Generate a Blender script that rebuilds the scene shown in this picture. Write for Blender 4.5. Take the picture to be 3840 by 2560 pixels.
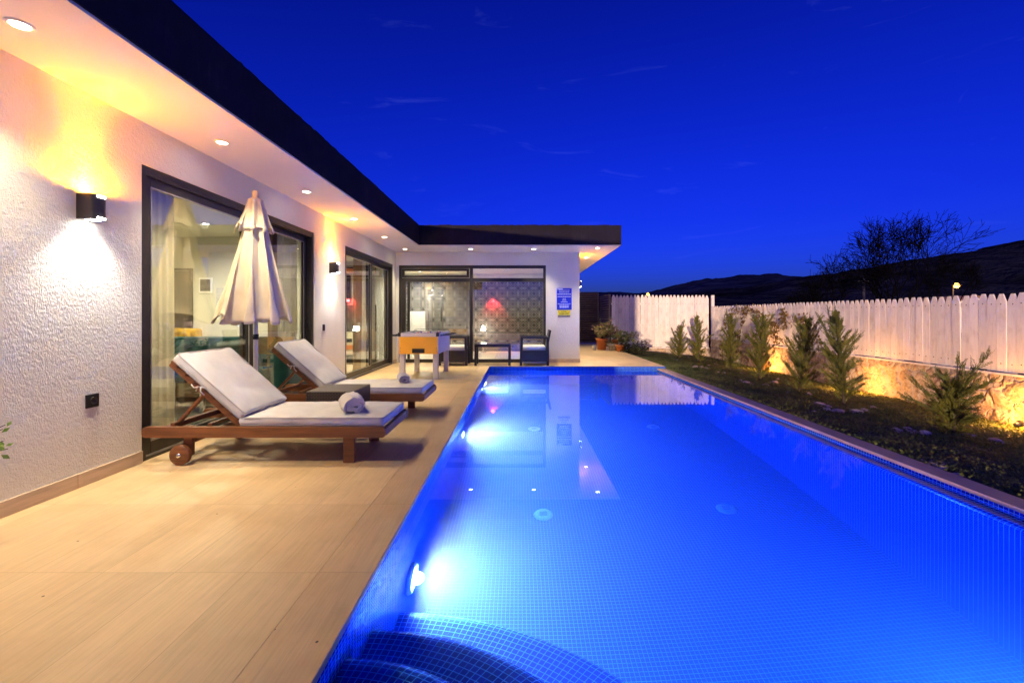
import bpy, bmesh, math, random
from mathutils import Vector, Matrix, noise
PI = math.pi
rad = math.radians
random.seed(11)

for o in list(bpy.data.objects):
    bpy.data.objects.remove(o, do_unlink=True)
scene = bpy.context.scene
COL = scene.collection

# ------------------------------------------------------------------ camera maths (metres; camera at the origin, 1.2 m up)
F, VX, VY, EYE = 1020.0, 1190.0, 723.0, 1.2
def P(x, y, d):
    return Vector(((x - VX) * d / F, d, EYE - (y - VY) * d / F))

# ------------------------------------------------------------------ materials
M = {}
class NT:
    def __init__(s, name):
        s.m = bpy.data.materials.new(name); s.m.use_nodes = True
        s.t = s.m.node_tree; s.n = s.t.nodes; s.l = s.t.links
        s.n.clear()
        s.out = s.n.new('ShaderNodeOutputMaterial')
    def new(s, typ, **kw):
        nd = s.n.new(typ)
        for k, v in kw.items():
            setattr(nd, k, v)
        return nd
    def link(s, a, b): s.l.new(a, b)
    def val(s, sock, v):
        if hasattr(v, 'links'): s.link(v, sock)
        else: sock.default_value = v
    def math(s, op, a, b=None, c=None, clamp=False):
        nd = s.new('ShaderNodeMath', operation=op); nd.use_clamp = clamp
        s.val(nd.inputs[0], a)
        if b is not None: s.val(nd.inputs[1], b)
        if c is not None: s.val(nd.inputs[2], c)
        return nd.outputs[0]
    def mix(s, f, a, b, blend='MIX'):
        nd = s.new('ShaderNodeMix', data_type='RGBA', blend_type=blend)
        s.val(nd.inputs[0], f)
        for i, v in ((6, a), (7, b)):
            s.val(nd.inputs[i], v if hasattr(v, 'links') else (*v[:3], 1))
        return nd.outputs[2]
    def coords(s, kind='Object', scale=(1, 1, 1)):
        tc = s.new('ShaderNodeTexCoord')
        mp = s.new('ShaderNodeMapping'); mp.inputs['Scale'].default_value = scale
        s.link(tc.outputs[kind], mp.inputs[0])
        return mp.outputs[0]
    def noise(s, vec, scale, detail=4, rough=.55):
        nd = s.new('ShaderNodeTexNoise')
        nd.inputs['Scale'].default_value = scale; nd.inputs['Detail'].default_value = detail
        nd.inputs['Roughness'].default_value = rough
        s.link(vec, nd.inputs['Vector'])
        return nd.outputs[0]
    def ramp(s, fac, stops):
        nd = s.new('ShaderNodeValToRGB')
        e = nd.color_ramp.elements
        while len(e) < len(stops): e.new(.5)
        for i, (p, c) in enumerate(stops):
            e[i].position = p; e[i].color = (*c, 1) if len(c) == 3 else c
        s.link(fac, nd.inputs[0])
        return nd.outputs[0]
    def bump(s, h, strength=.3, dist=.01, normal=None):
        nd = s.new('ShaderNodeBump')
        nd.inputs['Strength'].default_value = strength; nd.inputs['Distance'].default_value = dist
        s.link(h, nd.inputs['Height'])
        if normal is not None: s.link(normal, nd.inputs['Normal'])
        return nd.outputs[0]
    def bsdf(s, color, rough=.5, normal=None, **kw):
        b = s.new('ShaderNodeBsdfPrincipled')
        s.val(b.inputs['Base Color'], color if hasattr(color, 'links') else (*color[:3], 1))
        s.val(b.inputs['Roughness'], rough)
        for k, v in kw.items():
            s.val(b.inputs[k.replace('_', ' ')], v)
        if normal is not None: s.link(normal, b.inputs['Normal'])
        return b.outputs[0]
    def done(s, sh):
        s.link(sh, s.out.inputs[0]); return s.m

def pm(name, base, rough=.5, var=.12, vs=6, bump=0, bs=60, bd=.004, stretch=(1, 1, 1), metal=0, spec=.5, **kw):
    t = NT(name)
    v = t.coords('Object', stretch)
    n = t.noise(v, vs, 5)
    lo = [max(0, c * (1 - var)) for c in base]; hi = [min(1, c * (1 + var)) for c in base]
    c = t.ramp(n, [(.3, lo), (.7, hi)])
    nm = t.bump(t.noise(v, bs, 4, .6), bump, bd) if bump else None
    r = t.math('MULTIPLY_ADD', n, .14, rough - .07)
    M[name] = t.done(t.bsdf(c, r, nm, Metallic=metal, Specular_IOR_Level=spec, **kw))
    return M[name]

def emit(name, col, strength):
    t = NT(name)
    e = t.new('ShaderNodeEmission'); e.inputs[0].default_value = (*col, 1); e.inputs[1].default_value = strength
    M[name] = t.done(e.outputs[0]); return M[name]

def mk_stucco(name, base, b1=.9, scale=42):
    t = NT(name)
    v = t.coords('Object', (1, 1, 1)); v2 = t.coords('Object', (1.5, 1.5, .45))
    h1 = t.noise(v, scale, 3, .62); h2 = t.noise(v2, scale * 2.6, 3, .6)
    h = t.math('MULTIPLY_ADD', h1, .65, t.math('MULTIPLY', h2, .5))
    h = t.ramp(h, [(.35, (0, 0, 0)), (.75, (1, 1, 1))])
    dirt = t.noise(v, 1.3, 5, .6)
    c = t.ramp(dirt, [(.3, [x * .93 for x in base]), (.7, base)])
    M[name] = t.done(t.bsdf(c, .85, t.bump(h, b1, .006), Specular_IOR_Level=.2))
mk_stucco('stucco', (.79, .765, .67))
mk_stucco('soffit_paint', (.74, .69, .62), .25, 60)
pm('plaster_in', (.62, .61, .52), .8, .04, 2)
pm('plaster_pale', (.70, .69, .62), .8, .04, 2)
pm('ceiling_in', (.74, .72, .60), .8, .03, 2)

def mk_fascia():
    t = NT('fascia')
    v = t.coords('Object', (1, 1, 1)); st = t.coords('Object', (4, 4, .5))
    n = t.noise(v, 2.2, 6, .65); s = t.noise(st, 5, 4, .6)
    k = t.math('MULTIPLY_ADD', n, .7, t.math('MULTIPLY', s, .35))
    c = t.ramp(k, [(.35, (.012, .011, .018)), (.62, (.020, .019, .028)), (.80, (.042, .040, .052))])
    M['fascia'] = t.done(t.bsdf(c, .75, t.bump(t.noise(v, 70, 3), .35, .004), Specular_IOR_Level=.05))
mk_fascia()

def mk_deck(name, tint, stain, x0, px, y0, py, lines=True):
    t = NT(name)
    tc = t.new('ShaderNodeTexCoord'); sx = t.new('ShaderNodeSeparateXYZ'); t.link(tc.outputs['Object'], sx.inputs[0])
    u = t.math('DIVIDE', t.math('SUBTRACT', sx.outputs[0], x0), px)
    w = t.math('DIVIDE', t.math('SUBTRACT', sx.outputs[1], y0), py)
    fu = t.math('FLOOR', u); fw = t.math('FLOOR', w)
    cm = t.new('ShaderNodeCombineXYZ'); t.link(fu, cm.inputs[0]); t.link(fw, cm.inputs[1])
    wn = t.new('ShaderNodeTexWhiteNoise', noise_dimensions='3D'); t.link(cm.outputs[0], wn.inputs[0])
    # grain: stretched along y, shifted per tile
    off = t.new('ShaderNodeVectorMath', operation='MULTIPLY_ADD')
    t.link(wn.outputs[1], off.inputs[0]); off.inputs[1].default_value = (30, 30, 30); t.link(tc.outputs['Object'], off.inputs[2])
    mp = t.new('ShaderNodeMapping'); mp.inputs['Scale'].default_value = (44, 1.7, 1); t.link(off.outputs[0], mp.inputs[0])
    g1 = t.noise(mp.outputs[0], 1.8, 7, .70)
    mp2 = t.new('ShaderNodeMapping'); mp2.inputs['Scale'].default_value = (90, 5, 1); t.link(off.outputs[0], mp2.inputs[0])
    g2 = t.noise(mp2.outputs[0], 1.2, 4, .7)
    mott = t.noise(tc.outputs['Object'], 2.4, 5, .6)
    base = t.ramp(g1, [(.30, [c * .84 for c in tint]), (.5, tint), (.70, [min(1, c * 1.10) for c in tint])])
    base = t.mix(t.ramp(g2, [(.27, (.5,) * 3), (.36, (0, 0, 0))]), base, [c * .55 for c in tint])
    tone = t.math('MULTIPLY_ADD', wn.outputs[0], .18, .90)
    tv = t.new('ShaderNodeVectorMath', operation='SCALE'); t.link(base, tv.inputs[0]); t.link(tone, tv.inputs['Scale'])
    base = t.mix(t.ramp(mott, [(.45, (0, 0, 0)), (.75, (stain,) * 3)]), tv.outputs[0], [tint[0] * .62, tint[1] * .52, tint[2] * .45])
    # dirt specks
    vo = t.new('ShaderNodeTexVoronoi'); vo.inputs['Scale'].default_value = 4.6; t.link(tc.outputs['Object'], vo.inputs['Vector'])
    sp = t.math('LESS_THAN', vo.outputs['Distance'], .026)
    base = t.mix(sp, base, (.08, .05, .03))
    fac = None
    if lines:
        du = t.math('MULTIPLY', t.math('SUBTRACT', .5, t.math('ABSOLUTE', t.math('SUBTRACT', t.math('FRACT', u), .5))), px)
        dw = t.math('MULTIPLY', t.math('SUBTRACT', .5, t.math('ABSOLUTE', t.math('SUBTRACT', t.math('FRACT', w), .5))), py)
        dd = t.math('MINIMUM', du, dw)
        fac = t.math('LESS_THAN', dd, .0022)
        base = t.mix(t.math('MULTIPLY', fac, .6), base, [c * .62 for c in tint])
    nm = t.bump(g2, .10, .002)
    M[name] = t.done(t.bsdf(base, t.math('MULTIPLY_ADD', g1, .25, .36), nm, Specular_IOR_Level=.35))
mk_deck('deck_stone', (.65, .455, .238), .42, -.932, .335, 2.071, .743)
mk_deck('coping_stone', (.60, .41, .215), .45, -.932, .5, 2.071, .743)
mk_deck('coping_brown', (.58, .40, .30), .6, 0, .5, 2.071, .9)
mk_deck('floor_in', (.62, .56, .44), .1, -.932, .6, 2.071, .6)
pm('skirting_stone', (.56, .43, .29), .5, .18, 9, .1, 80, stretch=(1, .4, 4))

def mk_mosaic():
    t = NT('mosaic')
    uv = t.new('ShaderNodeUVMap'); sx = t.new('ShaderNodeSeparateXYZ'); t.link(uv.outputs[0], sx.inputs[0])
    p = .0315
    u = t.math('DIVIDE', sx.outputs[0], p); w = t.math('DIVIDE', sx.outputs[1], p)
    eu = t.math('ABSOLUTE', t.math('SUBTRACT', t.math('FRACT', u), .5)); ew = t.math('ABSOLUTE', t.math('SUBTRACT', t.math('FRACT', w), .5))
    gr = t.math('GREATER_THAN', t.math('MAXIMUM', eu, ew), .44)
    cm = t.new('ShaderNodeCombineXYZ'); t.link(t.math('FLOOR', u), cm.inputs[0]); t.link(t.math('FLOOR', w), cm.inputs[1])
    wn = t.new('ShaderNodeTexWhiteNoise', noise_dimensions='3D'); t.link(cm.outputs[0], wn.inputs[0])
    tile = t.ramp(wn.outputs[0], [(0, (.001, .007, .26)), (.6, (.0015, .011, .36)), (1, (.003, .020, .46))])
    c = t.mix(gr, tile, (.12, .50, .95))
    rg = t.math('MULTIPLY_ADD', gr, .5, .22)
    nm = t.bump(t.math('SUBTRACT', 1.0, gr), .35, .002)
    M['mosaic'] = t.done(t.bsdf(c, rg, nm, Specular_IOR_Level=.35))
mk_mosaic()

def mk_glass():
    t = NT('pane_glass')
    g = t.new('ShaderNodeNewGeometry')
    dt = t.new('ShaderNodeVectorMath', operation='DOT_PRODUCT'); t.link(g.outputs['Normal'], dt.inputs[0]); t.link(g.outputs['Incoming'], dt.inputs[1])
    c = t.math('SUBTRACT', 1.0, t.math('ABSOLUTE', dt.outputs['Value']), clamp=True)
    f = t.math('MULTIPLY_ADD', t.math('POWER', c, 4.2), .9, .10, clamp=True)
    tr = t.new('ShaderNodeBsdfTransparent'); tr.inputs[0].default_value = (.93, .95, .90, 1)
    gl = t.new('ShaderNodeBsdfGlossy'); gl.inputs['Roughness'].default_value = .004; gl.inputs[0].default_value = (1, 1, 1, 1)
    mx = t.new('ShaderNodeMixShader'); t.link(f, mx.inputs[0]); t.link(tr.outputs[0], mx.inputs[1]); t.link(gl.outputs[0], mx.inputs[2])
    M['pane_glass'] = t.done(mx.outputs[0])
mk_glass()

def mk_water():
    t = NT('pool_water')
    v = t.coords('Object', (1, 1, 1))
    nm = t.bump(t.noise(v, 1.6, 2, .4), .02, .01)
    gl = t.new('ShaderNodeBsdfGlass'); gl.inputs['IOR'].default_value = 1.333; gl.inputs['Roughness'].default_value = 0
    gl.inputs[0].default_value = (.88, .95, 1, 1); t.link(nm, gl.inputs['Normal'])
    vs = t.new('ShaderNodeVolumeScatter'); vs.inputs['Color'].default_value = (.85, .92, 1, 1); vs.inputs['Density'].default_value = .17; vs.inputs['Anisotropy'].default_value = .0
    va = t.new('ShaderNodeVolumeAbsorption'); va.inputs['Color'].default_value = (.05, .54, .98, 1); va.inputs['Density'].default_value = .75
    ad = t.new('ShaderNodeAddShader'); t.link(vs.outputs[0], ad.inputs[0]); t.link(va.outputs[0], ad.inputs[1])
    t.link(ad.outputs[0], t.out.inputs[1])
    M['pool_water'] = t.done(gl.outputs[0])
mk_water()

def mk_wood(name, base, rough=.4, axis=0):
    t = NT(name)
    st = [14, 14, 14]; st[axis] = 1.1
    v = t.coords('Object', st)
    g = t.noise(v, 3, 6, .6); o = t.noise(t.coords(), 2.2, 3)
    c = t.ramp(g, [(.3, [x * .55 for x in base]), (.55, base), (.75, [min(1, x * 1.3) for x in base])])
    c = t.mix(t.ramp(o, [(.5, (0, 0, 0)), (.8, (.4,) * 3)]), c, [x * .6 for x in base])
    sc = t.noise(t.coords('Object', (3, 30, 30)), 4, 3, .7)
    c = t.mix(t.ramp(sc, [(.70, (0, 0, 0)), (.78, (.45,) * 3)]), c, [min(1, x * 2 + .1) for x in base])
    M[name] = t.done(t.bsdf(c, rough, t.bump(g, .12, .003), Specular_IOR_Level=.45))
mk_wood('teak', (.215, .078, .026), .42, 0)

def mk_picket():
    t = NT('fence_paint')
    oi = t.new('ShaderNodeObjectInfo')
    off = t.new('ShaderNodeVectorMath', operation='ADD'); tc = t.new('ShaderNodeTexCoord')
    cm = t.new('ShaderNodeCombineXYZ'); t.link(t.math('MULTIPLY', oi.outputs['Random'], 40), cm.inputs[0]); t.link(t.math('MULTIPLY', oi.outputs['Random'], 17), cm.inputs[2])
    t.link(tc.outputs['Object'], off.inputs[0]); t.link(cm.outputs[0], off.inputs[1])
    mp = t.new('ShaderNodeMapping'); mp.inputs['Scale'].default_value = (12, 12, 1.3); t.link(off.outputs[0], mp.inputs[0])
    g = t.noise(mp.outputs[0], 2.4, 6, .65); bl = t.noise(off.outputs[0], 3.2, 4, .6)
    c = t.ramp(g, [(.25, (.66, .62, .58)), (.5, (.86, .83, .79)), (.8, (.92, .90, .86))])
    c = t.mix(t.ramp(bl, [(.52, (0, 0, 0)), (.78, (.5,) * 3)]), c, (.42, .34, .30))
    tone = t.math('MULTIPLY_ADD', oi.outputs['Random'], .22, .82)
    sv = t.new('ShaderNodeVectorMath', operation='SCALE'); t.link(c, sv.inputs[0]); t.link(tone, sv.inputs['Scale'])
    M['fence_paint'] = t.done(t.bsdf(sv.outputs[0], .6, t.bump(g, .25, .003), Specular_IOR_Level=.3))
mk_picket()

def mk_rubble():
    t = NT('rubble')
    tc = t.new('ShaderNodeTexCoord')
    wv = t.new('ShaderNodeTexNoise'); wv.inputs['Scale'].default_value = 4; wv.inputs['Detail'].default_value = 4; t.link(tc.outputs['Object'], wv.inputs['Vector'])
    ad = t.new('ShaderNodeVectorMath', operation='MULTIPLY_ADD'); t.link(wv.outputs[1], ad.inputs[0]); ad.inputs[1].default_value = (.5, .5, .5); t.link(tc.outputs['Object'], ad.inputs[2])
    vo = t.new('ShaderNodeTexVoronoi', feature='F1'); vo.inputs['Scale'].default_value = 3.6; t.link(ad.outputs[0], vo.inputs['Vector'])
    ve = t.new('ShaderNodeTexVoronoi', feature='DISTANCE_TO_EDGE'); ve.inputs['Scale'].default_value = 3.6; t.link(ad.outputs[0], ve.inputs['Vector'])
    sx = t.new('ShaderNodeSeparateColor'); t.link(vo.outputs['Color'], sx.inputs[0])
    st = t.ramp(sx.outputs[0], [(0, (.44, .33, .22)), (.4, (.58, .47, .33)), (.7, (.50, .42, .31)), (1, (.64, .54, .41))])
    n = t.noise(tc.outputs['Object'], 16, 6, .65)
    st = t.mix(t.ramp(n, [(.35, (.7,) * 3), (.6, (0, 0, 0))]), st, (.20, .13, .08))
    mort = t.ramp(ve.outputs[0], [(.05, (1, 1, 1)), (.13, (0, 0, 0))])
    c = t.mix(mort, st, (.50, .44, .36))
    h = t.math('MULTIPLY_ADD', n, .6, t.math('MINIMUM', t.math('MULTIPLY', ve.outputs[0], 4), .8))
    M['rubble'] = t.done(t.bsdf(c, .9, t.bump(h, 1.0, .03), Specular_IOR_Level=.2))
mk_rubble()

def mk_leaf(name, a, b, vs=9):
    t = NT(name)
    n = t.noise(t.coords(), vs, 3, .6)
    c = t.ramp(n, [(.3, a), (.7, b)])
    d = t.bsdf(c, .55, None, Specular_IOR_Level=.3)
    tl = t.new('ShaderNodeBsdfTranslucent'); t.link(c, tl.inputs[0])
    mx = t.new('ShaderNodeMixShader'); mx.inputs[0].default_value = .25
    t.link(d, mx.inputs[1]); t.link(tl.outputs[0], mx.inputs[2])
    M[name] = t.done(mx.outputs[0])
mk_leaf('conifer_leaf', (.060, .085, .020), (.19, .19, .036), 5)
mk_leaf('clover_leaf', (.10, .16, .03), (.27, .28, .08), 3)
mk_leaf('pot_leaf', (.12, .14, .04), (.34, .25, .09), 14)
mk_leaf('pot_leaf_green', (.06, .11, .03), (.17, .17, .06), 14)
mk_leaf('pink_leaf', (.45, .22, .16), (.55, .38, .26), 14)
mk_leaf('bush_leaf', (.12, .24, .04), (.26, .36, .08), 10)
mk_leaf('vine_leaf', (.10, .05, .02), (.24, .16, .04), 9)
mk_leaf('hedge_leaf', (.012, .022, .010), (.045, .050, .022), 6)
pm('twig_dark', (.004, .004, .006), .95, .3, 14, spec=0)
pm('bark', (.06, .045, .035), .9, .4, 14, .5, 40)
pm('soil', (.11, .12, .042), .95, .5, 7, .6, 30, .02)
pm('terrain_soil', (.006, .006, .006), .95, .4, .3, .3, 3, .1, spec=0)
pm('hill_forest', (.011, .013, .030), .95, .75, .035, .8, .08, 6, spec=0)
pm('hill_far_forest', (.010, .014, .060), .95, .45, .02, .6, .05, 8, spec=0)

pm('frame_dark', (.045, .040, .034), .38, .15, 20, metal=.35)
pm('frame_black', (.014, .013, .012), .4, .15, 20)
pm('track_metal', (.42, .40, .36), .35, .1, 20, metal=.6)
pm('lamp_body', (.060, .052, .045), .42, .15, 12, metal=.5)
pm('black_plastic', (.012, .012, .013), .35, .2, 20)
pm('chrome', (.62, .62, .64), .2, .06, 20, metal=1)
pm('white_metal', (.78, .77, .75), .35, .05, 10)

def mk_fabric(name, base, scale=260, var=.06, bump=.18):
    t = NT(name)
    v = t.coords()
    wv = t.new('ShaderNodeTexWave', wave_type='BANDS'); wv.inputs['Scale'].default_value = scale; wv.inputs['Distortion'].default_value = .6; t.link(v, wv.inputs['Vector'])
    n = t.noise(v, 5, 5, .6); fo = t.noise(t.coords('Object', (1, 1, 1)), 18, 3, .6)
    c = t.ramp(n, [(.3, [x * (1 - var * 2) for x in base]), (.65, base)])
    h = t.math('MULTIPLY_ADD', wv.outputs[1], .15, fo)
    M[name] = t.done(t.bsdf(c, .9, t.bump(h, bump, .01), Specular_IOR_Level=.15, Sheen_Weight=.2))
mk_fabric('cushion_cloth', (.62, .585, .55), 260, .08)
mk_fabric('parasol_cloth', (.85, .73, .53), 300, .08, .25)
mk_fabric('piping_cloth', (.42, .39, .37), 260, .08)
mk_fabric('towel_cloth', (.74, .66, .62), 120, .1, .6)
mk_fabric('towel_mauve', (.42, .37, .47), 120, .1, .6)
mk_fabric('sofa_teal', (.004, .060, .055), 200, .25)
mk_fabric('chair_yellow', (.62, .38, .02), 200, .15)
mk_fabric('seat_white', (.72, .70, .66), 200, .06)

def mk_curtain(name, base, tr=.35):
    t = NT(name)
    n = t.noise(t.coords('Object', (40, 40, .6)), 1, 3)
    c = t.ramp(n, [(.3, [x * .86 for x in base]), (.7, base)])
    d = t.bsdf(c, .9, None, Specular_IOR_Level=.1)
    tl = t.new('ShaderNodeBsdfTranslucent'); t.link(c, tl.inputs[0])
    mx = t.new('ShaderNodeMixShader'); mx.inputs[0].default_value = .5; t.link(d, mx.inputs[1]); t.link(tl.outputs[0], mx.inputs[2])
    tp = t.new('ShaderNodeBsdfTransparent')
    m2 = t.new('ShaderNodeMixShader'); m2.inputs[0].default_value = tr; t.link(mx.outputs[0], m2.inputs[1]); t.link(tp.outputs[0], m2.inputs[2])
    M[name] = t.done(m2.outputs[0])
mk_curtain('sheer', (.84, .80, .68), .10)
mk_curtain('tan_drape', (.50, .34, .17), .0)

def mk_wicker():
    t = NT('wicker')
    tc = t.new('ShaderNodeTexCoord')
    sx = t.new('ShaderNodeSeparateXYZ'); t.link(tc.outputs['UV'], sx.inputs[0])
    u = t.math('MULTIPLY', sx.outputs[0], 1 / .016); w = t.math('MULTIPLY', sx.outputs[1], 1 / .016)
    su = t.math('SINE', t.math('MULTIPLY', u, PI)); sw = t.math('SINE', t.math('MULTIPLY', w, PI))
    chk = t.math('MODULO', t.math('ADD', t.math('FLOOR', u), t.math('FLOOR', w)), 2)
    h = t.math('MULTIPLY', t.math('ABSOLUTE', su), t.math('ABSOLUTE', sw))
    c = t.mix(h, (.012, .009, .007), (.15, .105, .065))
    c = t.mix(t.math('MULTIPLY', t.math('ABSOLUTE', chk), .5), c, (.022, .017, .015))
    M['wicker'] = t.done(t.bsdf(c, .45, t.bump(h, .6, .004), Specular_IOR_Level=.4))
mk_wicker()
pm('rattan_black', (.020, .016, .018), .4, .3, 30, .5, 130, .004, stretch=(1, 1, 3))
pm('orange_panel', (.88, .42, .04), .35, .05, 4)
pm('blue_lit_panel', (.50, .48, .62), .4, .12, 8, stretch=(1, .3, 5))  # light grey sides with bluish pool and sky light put into the colour
pm('leg_grey', (.60, .55, .52), .35, .06, 6)
pm('pitch_green', (.05, .22, .06), .5, .1, 5)
pm('terracotta', (.62, .20, .055), .75, .14, 12, .2, 60)
pm('pot_mixed', (.42, .40, .36), .8, .5, 22, .4, 60)
pm('glass_pot', (.38, .40, .40), .3, .3, 14)
pm('louvre_brown', (.16, .13, .105), .5, .2, 8)
pm('sign_blue', (.006, .03, .62), .4, .03, 4)
pm('sign_yellow', (.82, .80, .04), .4, .05, 6)
pm('sign_grey', (.34, .34, .28), .5, .1, 8)
pm('ink_white', (.80, .82, .90), .5, .02, 4)
pm('ink_black', (.02, .02, .02), .5, .02, 4)
pm('ink_orange', (.75, .30, .05), .5, .02, 4)
pm('pale_stone', (.60, .50, .44), .9, .25, 9, .6, 24, .02)
pm('screw_dark', (.05, .035, .03), .6, .2, 20)
pm('door_dark', (.085, .062, .040), .5, .2, 3, stretch=(8, 8, .6))
pm('picture_grey', (.16, .14, .13), .5, .8, 5, stretch=(.3, .3, 9))
pm('cabinet_cream', (.62, .58, .44), .45, .04, 3)
pm('cabinet_orange', (.80, .22, .02), .35, .05, 3)
pm('granite', (.035, .033, .030), .25, .8, 70)
pm('screen_black', (.010, .010, .013), .15, .2, 5)
pm('rug_dark', (.05, .055, .045), .95, .6, 5, .3, 60, stretch=(.4, 5, 1))
pm('sofa_base', (.16, .12, .06), .7, .2, 6)
pm('rim_white', (.75, .74, .70), .4, .05, 8)
pm('drain_white', (.55, .68, .80), .4, .05, 8)
pm('dark_rubber', (.02, .02, .02), .7, .2, 10)
pm('roof_tin', (.36, .22, .12), .7, .3, 1.5)
pm('pole_concrete', (.05, .05, .06), .9, .2, 3)

def mk_wallpaper():
    t = NT('wallpaper')
    tc = t.new('ShaderNodeTexCoord'); sx = t.new('ShaderNodeSeparateXYZ'); t.link(tc.outputs['Object'], sx.inputs[0])
    k = .345
    def tri(s, m):  # 0 at cell edge .. 1 at the middle
        f = t.math('FRACT', t.math('MULTIPLY', s, m / k))
        return t.math('MULTIPLY', t.math('ABSOLUTE', t.math('SUBTRACT', f, .5)), 2)
    x, z = sx.outputs[0], sx.outputs[2]
    a, b = tri(x, 1), tri(z, 1)
    mx2 = t.math('MAXIMUM', a, b); mn = t.math('MINIMUM', a, b)
    r = t.math('SQRT', t.math('ADD', t.math('POWER', a, 2), t.math('POWER', b, 2)))
    cs = lambda q, m: t.math('COSINE', t.math('MULTIPLY', q, 2 * PI * m / k))
    w3 = t.math('MULTIPLY', cs(x, 4), cs(z, 4))
    g3 = t.math('MAXIMUM', cs(x, 3), cs(z, 3))
    v = t.math('MULTIPLY_ADD', w3, .50, t.math('MULTIPLY_ADD', g3, .16, -.22))
    v = t.math('ADD', v, t.math('MULTIPLY', t.math('GREATER_THAN', mn, .84), -.9))
    v = t.math('ADD', v, t.math('MULTIPLY', t.math('LESS_THAN', mx2, .16), -.9))
    v = t.math('ADD', v, t.math('MULTIPLY', t.math('MULTIPLY', t.math('GREATER_THAN', mx2, .9), t.math('LESS_THAN', mn, .45)), .35))
    c = t.ramp(t.math('MULTIPLY_ADD', v, .4, .5), [(.25, (.03, .028, .027)), (.42, (.10, .092, .085)), (.58, (.22, .20, .185)), (.9, (.60, .57, .53))])
    M['wallpaper'] = t.done(t.bsdf(c, .6))
mk_wallpaper()

emit('lens_warm', (1, .90, .72), 28)
emit('lens_white', (1, .97, .92), 30)
emit('lens_amber', (1, .62, .16), 26)
emit('lens_pool', (.75, .9, 1), 40)
emit('lens_garden', (1, .62, .18), 60)
emit('lens_red', (1, .05, .06), 8)
emit('lens_street', (1, .42, .06), 7)

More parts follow.
